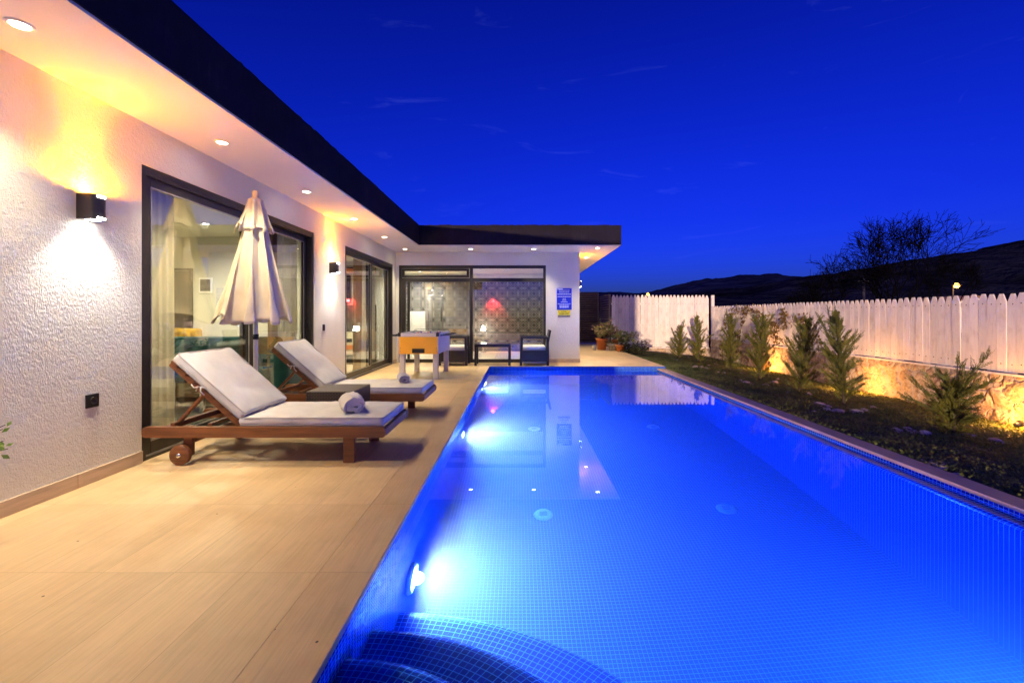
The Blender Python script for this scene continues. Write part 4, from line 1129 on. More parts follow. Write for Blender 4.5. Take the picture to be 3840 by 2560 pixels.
# rattan armchairs and low table
def make_armchair():
    t = thing('armchair', 'black rattan armchair with white seat, right end of the terrace set', 'armchair', (.40, 10.76, 0), 'black rattan armchairs by the back window')
    # faces -x; local half depth .34 (x), half width .30 (y)
    m = MB(); m.box(-.27, .30, -.25, .25, .10, .33, 0, .01); m.build('seat_box', 'rattan_black', t)
    m = MB(); m.rbox((-.02, 0, .40), (.28, .235, .065), .045, 8, 8, 3, 0, None, .012); m.build('cushion', 'seat_white', t)
    for s in (-1, 1):
        m = MB(); yy = s * .275
        m.bar((-.33, yy, .0), (-.31, yy, .655), .05, .06, 0, .006, (1, 0, 0)); m.bar((.30, yy, .0), (.30, yy, .66), .05, .06, 0, .006, (1, 0, 0)); m.box(-.345, .335, yy - .035, yy + .035, .645, .685, 0, .008)
        m.box(-.30, .30, yy - .02, yy + .02, .10, .36, 0, .004); m.build('arm', 'rattan_black', t)
    m = MB(); m.bar((.27, 0, .35), (.365, 0, .84), .50, .05, 0, .012, (1, 0, -.2)); m.build('backrest', 'rattan_black', t)
    m = MB(); m.box(-.28, .28, -.22, .22, .055, .075); m.build('stretcher', 'track_metal', t)
    return t
a1 = make_armchair()
a2 = copy_tree(a1); a2.location = (-1.55, 10.76, 0); a2.rotation_euler.z = PI; a2['label'] = 'black rattan armchair with white seat, half hidden by the football table'
t = thing('low_table', 'black rattan low table between the two armchairs', 'table', (-.605, 10.72, 0))
m = MB(); m.box(-.43, .43, -.25, .25, .44, .505, 0, .006); m.build('apron', 'rattan_black', t)
m = MB(); m.box(-.42, .42, -.24, .24, .506, .514, 0, .002); m.build('table_top', 'screen_black', t)
for sx in (-1, 1):
    for sy in (-1, 1):
        m = MB(); m.bar((sx * .40, sy * .22, 0), (sx * .40, sy * .22, .44), .055, .055, 0, .005, (1, 0, 0)); m.build('leg', 'rattan_black', t)

# ------------------------------------------------------------------ louvre screens
def louvre(ax, a0, a1, b, z1, label):
    """ax 'x': runs in x at y=b; ax 'y': runs in y at x=b"""
    loc = (a0, b, 0) if ax == 'x' else (b, a0, 0)
    t = thing('louvre_screen', label, 'screen', loc, 'brown slatted metal screens'); L = a1 - a0
    R = Matrix.Identity(4) if ax == 'x' else Matrix.Rotation(PI / 2, 4, 'Z')
    for x in (0, L - .06):
        m = MB(); m.box(x, x + .06, -.03, .03, -.28 if ax == 'y' else 0, z1, 0, .004, R); m.build('post', 'louvre_brown', t)
    m = MB(); m.box(.06, L - .06, -.025, .025, z1 - .05, z1, 0, 0, R); m.box(.06, L - .06, -.025, .025, .03, .08, 0, 0, R); m.build('frame_rail', 'louvre_brown', t)
    m = MB(); z = .12
    while z < z1 - .09:
        m.bar(R @ Vector((.06, 0, z)), R @ Vector((L - .06, 0, z)), .012, .075, 0, 0, R.to_3x3() @ Vector((0, -.55, 1))); z += .092
    m.build('slats', 'louvre_brown', t)
louvre('x', 1.56, 3.36, 18.5, 2.15, 'brown slatted screen facing the camera beside the white pillar')
louvre('y', 16.55, 18.45, 3.42, 1.97, 'brown slatted screen turned sideways next to the white fence')

# ------------------------------------------------------------------ fences on rubble walls
def picket_mesh(h, rows, seed):
    m = MB(); w = .1312 / 2; t = .018
    prof = [(-w, 0), (w, 0), (w, h - .115), (w * .42, h - .010), (w * .32, h), (-w * .32, h), (-w * .42, h - .010), (-w, h - .115)]
    m.prism([(x, 0, z) for x, z in prof], (0, t, 0))
    for z in rows:
        x = .006 * math.sin(seed * 3 + z * 9); m.disc((x, -.0012, z), (0, -1, 0), .0095, 8, 1)
    return m
def fence(name, label, a, b, z0, h, rows, facing):
    """pickets from a to b; facing is the outward normal angle of the visible side (rotation of -y)."""
    a = Vector(a); b = Vector(b); L = (b - a).length; n = int(L / .134); d = (b - a).normalized()
    t = thing('picket_fence', label, 'fence', (a.x, a.y, z0), 'white picket fences'); rf = random.Random(n)
    protos = []
    for k in range(3):
        o = picket_mesh(h, rows, k).build('picket', ['fence_paint', 'screw_dark'], t); protos.append(o)
    for i in range(n):
        o = protos[i] if i < 3 else protos[rf.randrange(3)].copy()
        if i >= 3: COL.objects.link(o); o.parent = t
        p = d * (i + .5) * .134
        o.location = (p.x + (rf.gauss(0, .002)), p.y + rf.gauss(0, .002), rf.gauss(0, .006)); o.rotation_euler = (rf.gauss(0, .004), rf.gauss(0, .004), facing + rf.gauss(0, .008))
    back = Matrix.Rotation(facing, 3, 'Z') @ Vector((0, 1, 0))
    for z in rows:
        m = MB(); m.bar(back * .046 + Vector((0, 0, z)), back * .046 + d * n * .134 + Vector((0, 0, z)), .05, .07); m.build('rail', 'fence_paint', t)
    m = MB(); e = back * .01 - back * .06
    m.bar(Vector((0, 0, -.03)) + back * .01, d * n * .134 + Vector((0, 0, -.03)) + back * .01, .085, .03); m.build('sill_board', 'fence_paint', t)
    return t
fence('f', 'tall white picket fence facing the camera past the potted plants', (3.47, 16.5, 0), (7.12, 16.5, 0), .01, 1.925, [.07, .81, 1.60], 0)
fence('f', 'long white picket fence on the rubble wall along the lawn', (7.15, 16.42, 0), (7.15, 4.4, 0), .36, 1.15, [.12, 1.0], -PI / 2)
m = MB(); m.box(0, .10, 0, .09, -.3, 1.93, 0, .006); o = m.build('fence_post', 'fence_paint', None, (7.18, 16.46, 0)); tag(o, 'white square post at the corner where the two fences meet', 'post')

def rubble(name, label, a, b, z0, z1, nrm):
    a = Vector(a); b = Vector(b); L = (b - a).length; n = Vector(nrm); d = (b - a).normalized()
    def fn(u, v):
        s = u * L; z = z0 + (z1 - z0) * v
        q = Vector((s * 3.2, z * 4.2, 7.7)); q += Vector((noise.noise(q * .7), noise.noise(q * .7 + Vector((5, 5, 5))), 0)) * .6
        f = noise.voronoi(q)[0]; e = min(.5, f[1] - f[0])
        h = .03 * min(1, e * 3.0) + .02 * noise.fractal(q * 2.2, 1, 2, 3) + .012 * noise.noise(q * 6)
        if v > .93: h *= (1 - v) / .07
        p = a + d * s + n * h; return (p.x, p.y, z)
    m = MB(); m.grid(fn, int(L / .035), int((z1 - z0) / .035), smooth=True)
    k = len(m.v)
    m.quad(a + Vector((0, 0, z1)), b + Vector((0, 0, z1)), b - n * .22 + Vector((0, 0, z1)), a - n * .22 + Vector((0, 0, z1)))
    m.quad(a - n * .22 + Vector((0, 0, z0)), a - n * .22 + Vector((0, 0, z1)), b - n * .22 + Vector((0, 0, z1)), b - n * .22 + Vector((0, 0, z0)))
    o = m.build('rubble_wall', 'rubble'); return tag(o, label, 'wall', 'rubble stone garden walls')
rubble('w', 'long lamplit rubble stone wall under the side fence', (7.13, 16.4, 0), (7.13, 3.6, 0), -.62, .325, (-1, 0, 0))
rubble('w', 'low rubble stone footing under the tall back fence', (3.45, 16.47, 0), (7.12, 16.47, 0), -.62, -.03, (0, -1, 0))

# ------------------------------------------------------------------ conifers
def conifer(loc, h, rb, seed, label, style='col', n=None):
    rr = random.Random(seed)
    t = thing('conifer', label, 'conifer', loc, 'young conifers along the lawn')
    tr = MB(); lean = Vector((rr.uniform(-.11, .11), rr.uniform(-.08, .08), 1))
    tr.tube([lean * 0, lean * h * .4, lean * h * .97], [.016 + h * .006, .012, .003], 6)
    fo = MB()
    n = n or int(64 * h / 1.5)
    def spray(base, dirv, L):
        side = dirv.cross(Vector((rr.uniform(-1, 1), rr.uniform(-1, 1), rr.uniform(-.4, 1)))).normalized()
        up = side.cross(dirv)
        steps = max(5, int(L / .014))
        for k in range(steps):
            f = k / steps; c = base + dirv * (L * f) + Vector((0, 0, .10 * L * f * f))
            w = .034 * (1 - f * .75) + .006
            for sgn in (-1, 1):
                dd = (dirv * .9 + side * sgn * .75 + up * rr.uniform(-.35, .35)).normalized()
                wd = dd.cross(up).normalized() * (.0042 + .0028 * rr.random())
                if wd.length < 1e-4: continue
                tip = c + dd * w * rr.uniform(.7, 1.25)
                fo.quad(c - wd * .6, c + dd * w * .5 - wd, tip, c + dd * w * .5 + wd)
    for i in range(n):
        f = (i + rr.random()) / n
        z = .04 + f * .93
        if style == 'col': prof = (.55 + .45 * math.sin(min(1, (1 - z) * 1.9) * PI / 2)) * min(1, (1 - z) * 1.9 + .05)
        elif style == 'bush': prof = math.sin(min(1, z * 1.2 + .25) * PI / 2) * (1.05 - z * .55)
        else: prof = (1 - z) ** .8 + .10
        R = rb * prof * rr.uniform(.45, 1.2)
        if rr.random() < .10: R *= 1.6
        a = i * 2.399 + rr.uniform(-.4, .4)
        el = rr.uniform(.35, .95) + (.5 * z if style != 'bush' else .2 * z)
        if style == 'bush': el = rr.uniform(.1, 1.05)
        d = Vector((math.cos(a) * math.cos(el), math.sin(a) * math.cos(el), math.sin(el)))
        L = R / max(.35, math.cos(el)); base = lean * (z * h * (.92 if style != 'bush' else .62))
        tr.tube([base, base + d * L * .75], [.005, .0015], 3, 0, False)
        # sub sprays
        k = max(3, int(L / .055))
        for j in range(k):
            g = (j + .35) / k; b2 = base + d * L * g
            for q in range(2):
                dv = (d + Vector((rr.gauss(0, .45), rr.gauss(0, .45), rr.gauss(.12, .3)))).normalized()
                spray(b2, dv, max(.05, min(.17, L * .42) * (1.05 - g * .35)))
        spray(base + d * L * .6, d, L * .45)
        spray(base + d * L * .3, d, L * .5)
    spray(lean * h * .86, lean.normalized(), h * .15)
    tr.build('trunk', 'bark', t); fo.build('foliage', 'conifer_leaf', t)
    return t
def on_lawn(x, y): return (x, y, lawn_z(x, y) - .01)
cons = [(1000 * 5.33 / F, 5.33, .98, .36, 'bush', 'broad dark bushy conifer nearest the camera before the lamplit wall'),
        (5.07, 6.9, 1.62, .25, 'col', 'tall yellow green conifer with one long side branch, next to the nearest bushy one'),
        (5.12, 8.1, 1.50, .27, 'col', 'yellow green conifer with a leaning top, third from the camera'),
        (5.30, 9.75, 1.60, .27, 'col', 'feathery conifer among the trailing creeper, bright wall light behind it'),
        (5.39, 11.3, 1.58, .24, 'col', 'slim dark green conifer at the left end of the creeper'),
        (5.43, 13.3, 1.52, .27, 'cone', 'conifer with a branch to the right before the fence corner'),
        (5.25, 14.57, 1.10, .27, 'cone', 'shortest conifer, standing against the tall back fence')]
for i, (x, y, h, rb, st, lab) in enumerate(cons):
    conifer(on_lawn(x, y), h, rb, 20 + i, lab, st, 70 if st == 'bush' else None)

# rings of pale stones
rs = random.Random(21)
def stone(x, y, s, label, group):
    m = MB(); bm = bmesh.new(); bmesh.ops.create_icosphere(bm, subdivisions=2, radius=1)
    o3 = Vector((rs.random() * 50, rs.random() * 50, 0)); sx, sy, sz = rs.uniform(.8, 1.3), rs.uniform(.7, 1.1), rs.uniform(.38, .6)
    for v in bm.verts:
        k = 1 + .35 * noise.noise(v.co * 1.3 + o3) + .12 * noise.noise(v.co * 3.2 + o3); v.co = Vector((v.co.x * sx, v.co.y * sy, v.co.z * sz)) * s * k
    m.add_bm(bm, 0, Matrix.Rotation(rs.random() * 6, 4, 'Z'), False); bm.free()
    o = m.build('stone', 'pale_stone', None, (x, y, lawn_z(x, y) + s * .2)); return tag(o, label, 'stone', group)
def at_lawn(px, py):
    d = 6.0
    for _ in range(40):
        x = (px - VX) * d / F; d = (EYE - lawn_z(x, d)) * F / (py - VY)
    return (px - VX) * d / F, d
groups = [('the nearest bushy conifer', [(2085, 988), (2098, 996), (2122, 999), (2285, 1016), (2225, 1002), (2060, 992)]),
          ('the tall conifer with one long side branch', [(1882, 932), (1896, 936), (1900, 942), (1925, 947), (1985, 946), (2005, 940), (1965, 949)]),
          ('the conifer with a leaning top', [(1858, 908), (1808, 902)]),
          ('the feathery conifer among the creeper', [(1702, 876), (1712, 881), (1728, 884), (1760, 886), (1778, 880), (1786, 872)]),
          ('the slim dark conifer', [(1648, 857), (1662, 859), (1700, 858)]),
          ('the conifer by the fence corner', [(1572, 843), (1584, 841), (1596, 845), (1612, 846), (1628, 841), (1643, 838), (1622, 847)]),
          ('the shortest conifer', [(1552, 829), (1566, 826), (1580, 823)])]
for nm, pts in groups:
    for px, py in pts:
        x, y = at_lawn(px, py); stone(x, y, rs.uniform(.05, .085), 'pale flat stone in the ring round ' + nm, 'stones round ' + nm)
for px, py, s in ((2143, 1072, .045), (2160, 1078, .055), (2152, 1065, .05), (2195, 1094, .04), (2118, 1058, .03), (1870, 946, .03), (1600, 866, .03)):
    x, y = at_lawn(px, py); stone(max(x, 3.47), y, s, 'small pale stone lying along the brown pool kerb', 'stones along the pool kerb')

# creeper on the fence
vn = thing('creeper', 'straggling creeper with brown and yellow leaves on the side fence', 'climbing plant', (7.05, 11.6, .2))
rs = random.Random(9); st = MB(); lf = MB()
def cr(px, py, dx): 
    d = (7.10 - dx) * F / (px - VX); q = P(px, py, d); return q - Vector((7.05, 11.6, .2))
lines = [[(1655, 880), (1660, 800), (1668, 740), (1690, 712), (1720, 708), (1745, 720), (1780, 745), (1810, 742), (1845, 728), (1860, 745)],
         [(1720, 708), (1700, 760), (1694, 800), (1715, 830)], [(1745, 720), (1736, 770), (1752, 810), (1766, 850)], [(1845, 728), (1858, 765), (1885, 790), (1905, 812), (1935, 832)],
         [(1780, 745), (1778, 770), (1800, 790)], [(1810, 742), (1800, 722), (1806, 712)], [(1675, 730), (1690, 770), (1680, 820)]]
for ln in lines:
    pts = []
    for (a, b), (c, d) in zip(ln, ln[1:]):
        for k in range(5): f = k / 5; pts.append(cr(a + (c - a) * f + rs.uniform(-2, 2), b + (d - b) * f + rs.uniform(-2, 2), rs.uniform(.03, .10)))
    st.tube(pts, [.008 - .005 * i / len(pts) for i in range(len(pts))], 5, 0, False)
    rnd = rs
    for p in pts:
        nl = 9 if p.y > 0 and p.y < 4.2 else 4
        for _ in range(nl):
            c = p + Vector((rs.uniform(-.10, .02), rs.gauss(0, .07), rs.gauss(-.02, .08)))
            leaf_quad(lf, c, rs.uniform(.026, .056), Vector((-1, rs.gauss(0, .5), rs.gauss(.3, .5))).normalized(), 0 if rs.random() < .62 else 1, .8)
st.build('stem', 'bark', vn); lf.build('leaves', ['vine_leaf', 'pot_leaf'], vn)

# garden spotlights at the wall foot
for (x, y, aim, e, lab) in ((6.78, 6.02, (1, .25, .10), 95, 'lit garden spotlight at the foot of the wall, right edge of the picture'),
                            (6.62, 8.9, (1, -.45, .12), 34, 'lit garden spotlight behind the tall conifer with one long side branch'),
                            (6.70, 12.3, (1, .0, .10), 60, 'lit garden spotlight behind the feathery conifer')):
    t = thing('garden_spotlight', lab, 'spotlight', (x, y, lawn_z(x, y)), 'garden spotlights in the bed')
    a = Vector(aim).normalized(); rot = a.to_track_quat('Z', 'Y').to_matrix().to_4x4()
    m = MB(); m.tube([(0, 0, -.05), (0, 0, .07)], .008, 8); m.build('spike', 'frame_black', t)
    m = MB(); m.lathe([(.001, -.05), (.03, -.05), (.042, .02), (.046, .045), (.040, .045), (.037, .03)], 18, 0, Matrix.Translation((0, 0, .09)) @ rot); m.build('housing', 'frame_black', t)
    m = MB(); m.lathe([(.037, .032), (.001, .034)], 18, 0, Matrix.Translation((0, 0, .09)) @ rot); m.build('lens', 'lens_garden', t)
    p = Vector((0, 0, .09)) + a * .055
    light('SPOT', 'garden_beam', p, e * .55, (1, .31, .035), t, a, 155, .8, .03)
    light('POINT', 'garden_spill', p + Vector((-.16, -.05, .16)), 17, (1, .42, .10), t, soft=.03)

# ------------------------------------------------------------------ potted plants
def pot(name, label, x, y, r, h, mat, leafmats, spread, height, nl, seed, size=.035, off=(0, 0), group='potted plants at the deck edge'):
    rr = random.Random(seed); global rnd; rnd = rr
    t = thing(name, label, 'potted plant', (x, y, 0), group)
    m = MB(); m.lathe([(.001, .0), (r * .72, 0), (r * .95, h * .80), (r * .96, h * .80), (r * 1.06, h * .82), (r * 1.06, h), (r * .94, h), (r * .9, h * .88), (.001, h * .88)], 26); m.build('pot', mat, t)
    st = MB(); lf = MB()
    for i in range(max(6, nl // 26)):
        a = rr.random() * 6.28; R = spread * math.sqrt(rr.random()); top = Vector((R * math.cos(a) + off[0], R * math.sin(a) * .8 + off[1], h + height * (1 - .55 * (R / spread) ** 1.5) * rr.uniform(.55, 1.05)))
        b = Vector((rr.uniform(-.3, .3) * r, rr.uniform(-.3, .3) * r, h * .86)); mid = (b + top) / 2 + Vector((0, 0, .05))
        st.tube([b, mid, top], [.006, .005, .003], 5, 0, False)
        for k in range(26):
            f = rr.uniform(.35, 1.05); p = b * (1 - f) ** 2 + mid * 2 * f * (1 - f) + top * f * f
            c = p + Vector((rr.gauss(0, .05), rr.gauss(0, .05), rr.gauss(0, .045)))
            leaf_quad(lf, c, size * rr.uniform(.6, 1.3), Vector((rr.gauss(0, .6), rr.gauss(-.5, .5), 1)).normalized(), 0 if rr.random() < .75 else len(leafmats) - 1, .75)
    st.build('stem', 'bark', t); lf.build('leaves', leafmats, t); return t
pot('potted_plant', 'big bushy yellow and pink plant in the leftmost orange pot', P(1382, 802, 15.3).x, 15.3, .19, .40, 'terracotta', ['pot_leaf', 'pink_leaf'], .56, .66, 760, 31, .045, (.12, 0))
pot('potted_plant', 'plant in the upright orange pot beside the shallow bowl', 3.30, 15.15, .13, .36, 'terracotta', ['pot_leaf', 'pink_leaf'], .30, .42, 300, 32, .04)
pot('potted_plant', 'sprawling green plant in the shallow orange bowl', P(1423, 804, 14.9).x - .05, 14.55, .16, .22, 'terracotta', ['pot_leaf_green', 'pot_leaf'], .42, .58, 480, 33, .04, (.22, 0))
pot('potted_plant', 'small plant in the patterned grey pot between the orange pots', P(1406, 804, 15.0).x, 15.0, .14, .22, 'pot_mixed', ['pot_leaf', 'pink_leaf'], .2, .12, 130, 34, .03)
m = MB(); m.lathe([(.001, .0), (.06, 0), (.075, .12), (.05, .16), (.055, .17), (.045, .17), (.04, .155), (.001, .15)], 20); o = m.build('glass_jar', 'glass_pot', None, (P(1365, 803, 15.1).x, 15.1, 0)); tag(o, 'small grey jar on the deck left of the orange pot', 'jar')
rnd = random.Random(35)
bu = thing('low_shrub', 'dark leafy shrub growing off the deck edge below the pots', 'shrub', (3.75, 14.2, lawn_z(3.75, 14.2)))
lf = MB(); st = MB()
for i in range(34):
    a = rnd.random() * 6.28; R = .42 * math.sqrt(rnd.random()); tp = Vector((R * math.cos(a), R * math.sin(a), rnd.uniform(.15, .48))); st.tube([(0, 0, 0), tp * .6, tp], [.006, .004, .002], 4, 0, False)
    for k in range(24): leaf_quad(lf, tp * rnd.uniform(.5, 1.05) + Vector((rnd.gauss(0, .04), rnd.gauss(0, .04), rnd.gauss(0, .04))), rnd.uniform(.025, .05), Vector((rnd.gauss(0, .6), rnd.gauss(-.4, .5), 1)).normalized())
st.build('stem', 'bark', bu); lf.build('leaves', 'hedge_leaf', bu)
for px, py, h in ((1620, 838, .18), (1535, 826, .12)): pass
# plant at the left edge of the frame
t = thing('potted_plant', 'green leafy plant by the stucco wall at the left picture edge', 'potted plant', (-2.86, 2.02, 0), None)
m = MB(); m.lathe([(.001, 0), (.13, 0), (.17, .28), (.19, .28), (.19, .33), (.165, .33), (.16, .29), (.001, .29)], 26); m.build('pot', 'terracotta', t)
lf = MB(); st = MB(); rnd = random.Random(36)
ends = [((-1178, 985)), ((-1172, 978)), ((-1180, 1015)), ((-1166, 1032)), ((-1185, 1000))]
tg = [P(6, 985, 2.36), P(12, 975, 2.38), P(8, 1012, 2.34), P(18, 1030, 2.34), P(-10, 1000, 2.3), P(-30, 960, 2.2), P(-60, 940, 2.15), P(-80, 1010, 2.1), P(-120, 930, 2.05), P(-150, 960, 2.0), P(-200, 900, 1.9)]
for q in tg:
    e = q - Vector((-2.86, 2.02, 0)); b = Vector((0, 0, .3)); mid = (b + e) / 2 + Vector((0, 0, .08)); st.tube([b, mid, e], [.006, .004, .002], 5, 0, False)
    for k in range(13):
        f = rnd.uniform(.55, 1.03); p = b * (1 - f) ** 2 + mid * 2 * f * (1 - f) + e * f * f
        leaf_quad(lf, p + Vector((rnd.gauss(0, .012), rnd.gauss(0, .015), rnd.gauss(0, .018))), rnd.uniform(.013, .023), Vector((rnd.gauss(.4, .5), rnd.gauss(-.6, .5), .6)).normalized(), 0, .6)
st.build('stem', 'bark', t); lf.build('leaves', 'bush_leaf', t)

# ------------------------------------------------------------------ hills, bare trees, far lamps
def hill(name, prof, dist, depth, mat, rough, seed):
    """a real ridge: prof lists (photo x, photo y) of its skyline at distance dist."""
    xs = [p[0] for p in prof]
    def sky(x):
        for (a, b), (c, d) in zip(prof, prof[1:]):
            if a <= x <= c: f = (x - a) / (c - a); f = f * f * (3 - 2 * f) * .5 + f * .5; return b + (d - b) * f
        return prof[-1][1]
    nu = 260
    def fn(u, v):
        x = xs[0] + (xs[-1] - xs[0]) * u; top = EYE + (VY - sky(x)) * dist / F + .6
        w = 2 * v - 1; y = dist + w * depth
        k = max(0, 1 - abs(w) ** 1.6)
        X = (x - VX) * dist / F * (1 + .12 * w)
        nz = noise.fractal(Vector((X / 26 + seed, y / 26, 0)), 1, 2, 5) * rough * k * (1 - max(0, .25 - abs(w)) * 2.4)
        return (X, y, -.6 + top * k + nz + (rough * .10 * noise.noise(Vector((X / 2.2, y / 2.2, seed)))) * k)
    m = MB(); m.grid(fn, nu, 26); return struct(m.build(name, mat))
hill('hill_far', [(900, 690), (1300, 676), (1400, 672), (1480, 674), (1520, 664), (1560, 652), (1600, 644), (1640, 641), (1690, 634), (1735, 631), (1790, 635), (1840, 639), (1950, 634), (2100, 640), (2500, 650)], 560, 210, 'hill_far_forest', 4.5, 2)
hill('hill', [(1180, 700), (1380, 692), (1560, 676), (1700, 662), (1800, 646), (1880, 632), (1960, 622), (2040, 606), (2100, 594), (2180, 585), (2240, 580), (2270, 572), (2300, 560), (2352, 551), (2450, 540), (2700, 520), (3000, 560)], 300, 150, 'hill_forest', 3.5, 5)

def bare_tree(label, base, H, spread, seed, depth=6, lean=0):
    rr = random.Random(seed); m = MB(); tk = MB()
    t = thing('bare_tree', label, 'tree', base, 'leafless trees behind the fence')
    def grow(p, d, L, r, lev):
        mb = tk if lev == 0 else m
        n = 3; pts = [p]; rs_ = [r]; q = p.copy(); dd = d.copy()
        for k in range(n):
            dd = (dd + Vector((rr.gauss(0, .13), rr.gauss(0, .13), rr.gauss(.04, .08)))).normalized(); q = q + dd * (L / n); pts.append(q.copy()); rs_.append(max(.010, r * (1 - .38 * (k + 1) / n)))
        mb.tube(pts, rs_, 6 if lev < 2 else 3, 0, False)
        if lev >= depth: return
        nb = 3 if lev < 5 else 2
        if lev == 0: nb = 6
        for k in range(nb):
            f = 1 if k == 0 and lev else rr.uniform(.45, 1.0) if lev else rr.uniform(.55, 1)
            i = min(n, max(1, round(f * n))); b = pts[i]
            az = rr.random() * 6.28; tilt = rr.uniform(.30, .85) if lev else rr.uniform(.35, 1.0)
            ax = dd.orthogonal().normalized(); ax.rotate(Matrix.Rotation(az, 3, dd)); nd = (dd * math.cos(tilt) + ax * math.sin(tilt)); nd.x *= 1.25; nd.z = nd.z * .9 + .12; nd.normalize()
            grow(b, nd, L * rr.uniform(.60, .88), max(.011, rs_[i] * rr.uniform(.5, .72)), lev + 1)
    grow(Vector((0, 0, 0)), Vector((lean, 0, 1)).normalized(), H * .27, H * .024, 0)
    allv = tk.v + m.v; top = max(v[2] for v in allv); sx = spread / (max(v[0] for v in allv) - min(v[0] for v in allv)); sz = H / top
    x0 = (max(v[0] for v in allv) + min(v[0] for v in allv)) / 2
    for b in (tk, m): b.v = [((v[0] - x0 * min(1, v[2] / top)) * sx, v[1] * sx, v[2] * sz) for v in b.v]
    tk.build('trunk', 'twig_dark', t); m.build('branches', 'twig_dark', t); return t
bare_tree('tall leafless tree spreading against the sky behind the side fence', (P(2045, 0, 26).x, 26, -.6), 7.7, 7.4, 5, 7)
bare_tree('lower leafless tree left of the tallest one behind the fence', (P(1912, 0, 27).x, 27, -.6), 5.9, 4.6, 12, 6, -.15)
bare_tree('lower leafless tree near the orange street light behind the fence', (P(2190, 0, 27).x, 27, -.6), 6.0, 4.2, 15, 6, .1)

def street_light(px, py, d, label, e, arm, k=1.0):
    q = P(px, py, d); t = thing('street_light', label, 'street light', (q.x, q.y, -.6), 'orange street lights far off'); H = q.z + .6
    m = MB(); m.tube([(0, .35, 0), (0, .35, H + .15)], [.07, .05], 8); m.tube([(0, .25, H + .12), (arm, .1, H + .12), (arm, 0, H + .1)], .03, 6); m.build('pole', 'pole_concrete', t)
    m = MB(); m.lathe([(.001, .12), (.10 * k, .10), (.16 * k, .0), (.13 * k, 0)], 14, 0, Matrix.Translation((arm, 0, H))); m.build('head', 'lamp_body', t)
    m = MB(); bm = bmesh.new(); bmesh.ops.create_icosphere(bm, subdivisions=2, radius=.09 * k); m.add_bm(bm, 0, Matrix.Translation((arm, 0, H - .03)), True); bm.free(); m.build('bulb', 'lens_street', t)
    light('POINT', 'street_glow', (arm, -.1, H - .22), e, (1, .5, .12), t, soft=.1)
street_light(2197, 655, 44, 'orange street light glowing over the small roof behind the side fence', 60, 0, 2.8)
street_light(1488, 675, 70, 'tiny orange street light just above the tall back fence', 30, 0, 2.4)
hs = thing('shed', 'small low house with lamplit roof edge under the orange street light', 'house', (P(2230, 700, 46).x, 46.5, -.6))
m = MB(); m.prism([(-3, -1.6, 0), (3.2, -1.6, 0), (3.2, -1.6, 2.9), (-.9, -1.6, 3.6), (-3, -1.6, 2.9)], (0, 5, 0)); m.build('wall', 'plaster_pale', hs)
m = MB(); m.bar((-3.3, .9, 2.92), (-.9, .9, 3.72), 5.6, .10, 0, 0, (-.3, 0, 1)); m.bar((-.9, .9, 3.72), (3.6, .9, 2.85), 5.6, .10, 0, 0, (.2, 0, 1)); m.build('roof', 'roof_tin', hs)
t = thing('utility_pole', 'pale utility pole standing behind the side fence', 'pole', (P(1984, 0, 38).x, 38, -.6))
m = MB(); m.tube([(0, 0, 0), (0, 0, 5.0)], [.13, .09], 10); m.build('mast', 'pole_concrete', t)
m = MB(); m.bar((-.5, 0, 4.7), (.5, 0, 4.7), .06, .08); m.build('crossarm', 'pole_concrete', t)

# ------------------------------------------------------------------ light of the evening
SUN_EL, SUN_AZ = 1.7, 19.0       # direction the light travels: mostly +y, a little +x
sd = bpy.data.lights.new('sun', 'SUN'); sd.energy = 2.3; sd.angle = rad(.6); sd.color = (1, .66, .43)  # sun lamp standing in for the orange light of an unseen street lamp
so = bpy.data.objects.new('sun', sd); COL.objects.link(so)
dirv = Vector((math.sin(rad(SUN_AZ)) * math.cos(rad(SUN_EL)), math.cos(rad(SUN_AZ)) * math.cos(rad(SUN_EL)), -math.sin(rad(SUN_EL))))
so.rotation_euler = dirv.to_track_quat('-Z', 'Y').to_euler(); so.location = (-8, -20, 8)

w = bpy.data.worlds.new('World'); scene.world = w; w.use_nodes = True
nt = w.node_tree; nt.nodes.clear()
out = nt.nodes.new('ShaderNodeOutputWorld'); bg = nt.nodes.new('ShaderNodeBackground')
sky = nt.nodes.new('ShaderNodeTexSky'); sky.sky_type = 'NISHITA'; sky.sun_disc = False
sky.sun_elevation = rad(SUN_EL); sky.sun_rotation = rad(180 + SUN_AZ); sky.ozone_density = 3.0; sky.air_density = 1.0; sky.dust_density = .3
def wn(t): return nt.nodes.new(t)
tint = wn('ShaderNodeMix'); tint.data_type = 'RGBA'; tint.blend_type = 'MULTIPLY'; tint.inputs[0].default_value = 1
nt.links.new(sky.outputs[0], tint.inputs[6]); tint.inputs[7].default_value = (.042, .110, 1.75, 1)
gz = wn('ShaderNodeTexCoord'); gs = wn('ShaderNodeSeparateXYZ'); nt.links.new(gz.outputs['Generated'], gs.inputs[0])
gr = wn('ShaderNodeValToRGB'); e = gr.color_ramp.elements
e[0].position = 0; e[0].color = (1.7, 1.7, 1.45, 1); e[1].position = .62; e[1].color = (.52, .52, .58, 1); e2 = e.new(.20); e2.color = (1.05, 1.05, 1.05, 1)
nt.links.new(gs.outputs[2], gr.inputs[0])
tg_ = wn('ShaderNodeMix'); tg_.data_type = 'RGBA'; tg_.blend_type = 'MULTIPLY'; tg_.inputs[0].default_value = 1
nt.links.new(tint.outputs[2], tg_.inputs[6]); nt.links.new(gr.outputs[0], tg_.inputs[7])
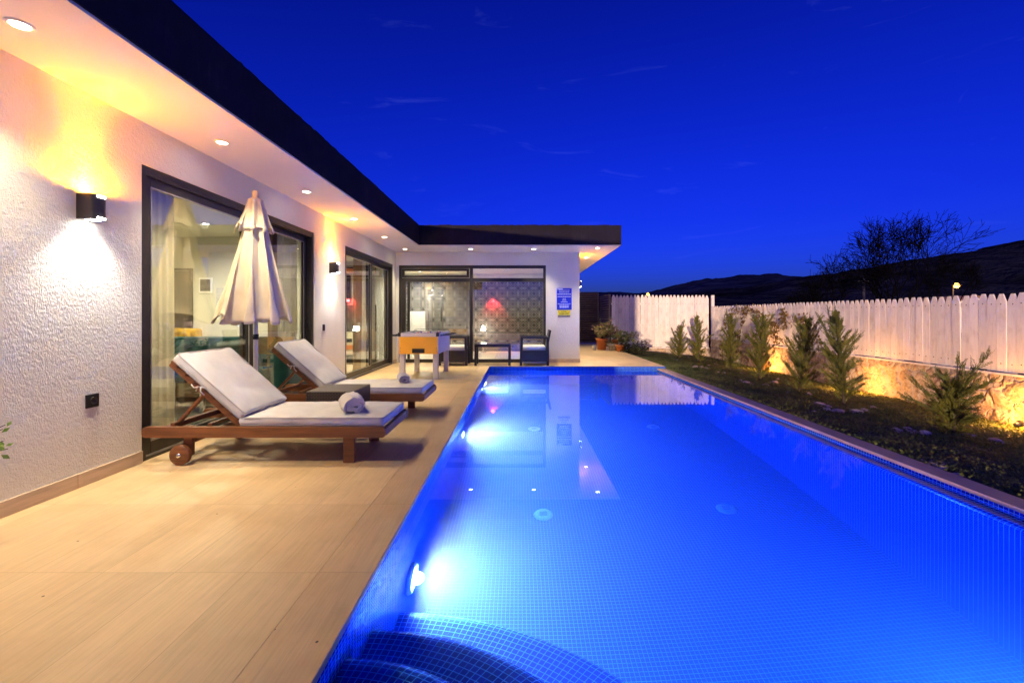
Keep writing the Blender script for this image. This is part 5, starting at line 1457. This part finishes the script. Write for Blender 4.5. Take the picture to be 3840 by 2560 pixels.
# thin wisps of cloud high up
tc = wn('ShaderNodeTexCoord'); mp = wn('ShaderNodeMapping'); mp.inputs['Scale'].default_value = (2.0, 2.0, 9.0); mp.inputs['Rotation'].default_value = (.0, .25, .1); mp.inputs['Location'].default_value = (3.3, 1.7, .4)
nt.links.new(tc.outputs['Generated'], mp.inputs[0])
n1 = wn('ShaderNodeTexNoise'); n1.inputs['Scale'].default_value = 2.3; n1.inputs['Detail'].default_value = 7; n1.inputs['Roughness'].default_value = .55; n1.inputs['Distortion'].default_value = 1.4
nt.links.new(mp.outputs[0], n1.inputs['Vector'])
r1 = wn('ShaderNodeValToRGB'); r1.color_ramp.elements[0].position = .63; r1.color_ramp.elements[1].position = .84
nt.links.new(n1.outputs[0], r1.inputs[0])
mx = wn('ShaderNodeMix'); mx.data_type = 'RGBA'; mx.blend_type = 'ADD'
ml = wn('ShaderNodeMath'); ml.operation = 'MULTIPLY'; ml.inputs[1].default_value = .26
nt.links.new(r1.outputs[0], ml.inputs[0]); nt.links.new(ml.outputs[0], mx.inputs[0])
nt.links.new(tg_.outputs[2], mx.inputs[6]); mx.inputs[7].default_value = (.25, .35, 1.0, 1)
nt.links.new(mx.outputs[2], bg.inputs[0]); bg.inputs[1].default_value = .15
nt.links.new(bg.outputs[0], out.inputs[0])

# ------------------------------------------------------------------ camera and render settings
cd = bpy.data.cameras.new('camera'); cam = bpy.data.objects.new('camera', cd); COL.objects.link(cam)
cam.location = (0, 0, EYE); cam.rotation_euler = (PI / 2, 0, 0)
cd.sensor_width = 36; cd.sensor_fit = 'HORIZONTAL'; cd.lens = F / 2352 * 36
cd.shift_x = -(VX - 1176) / 2352; cd.shift_y = -(784 - VY) / 2352
cd.clip_start = .05; cd.clip_end = 3000
scene.camera = cam
scene.render.engine = 'CYCLES'
scene.view_settings.view_transform = 'Standard'; scene.view_settings.look = 'None'; scene.view_settings.exposure = 1.0; scene.view_settings.gamma = 1
cy = scene.cycles
cy.use_denoising = True
try: cy.denoiser = 'OPENIMAGEDENOISE'
except Exception: pass
cy.max_bounces = 10; cy.diffuse_bounces = 4; cy.glossy_bounces = 5; cy.transmission_bounces = 8; cy.transparent_max_bounces = 16
cy.sample_clamp_indirect = 120; cy.caustics_reflective = False; cy.caustics_refractive = True; cy.blur_glossy = .3
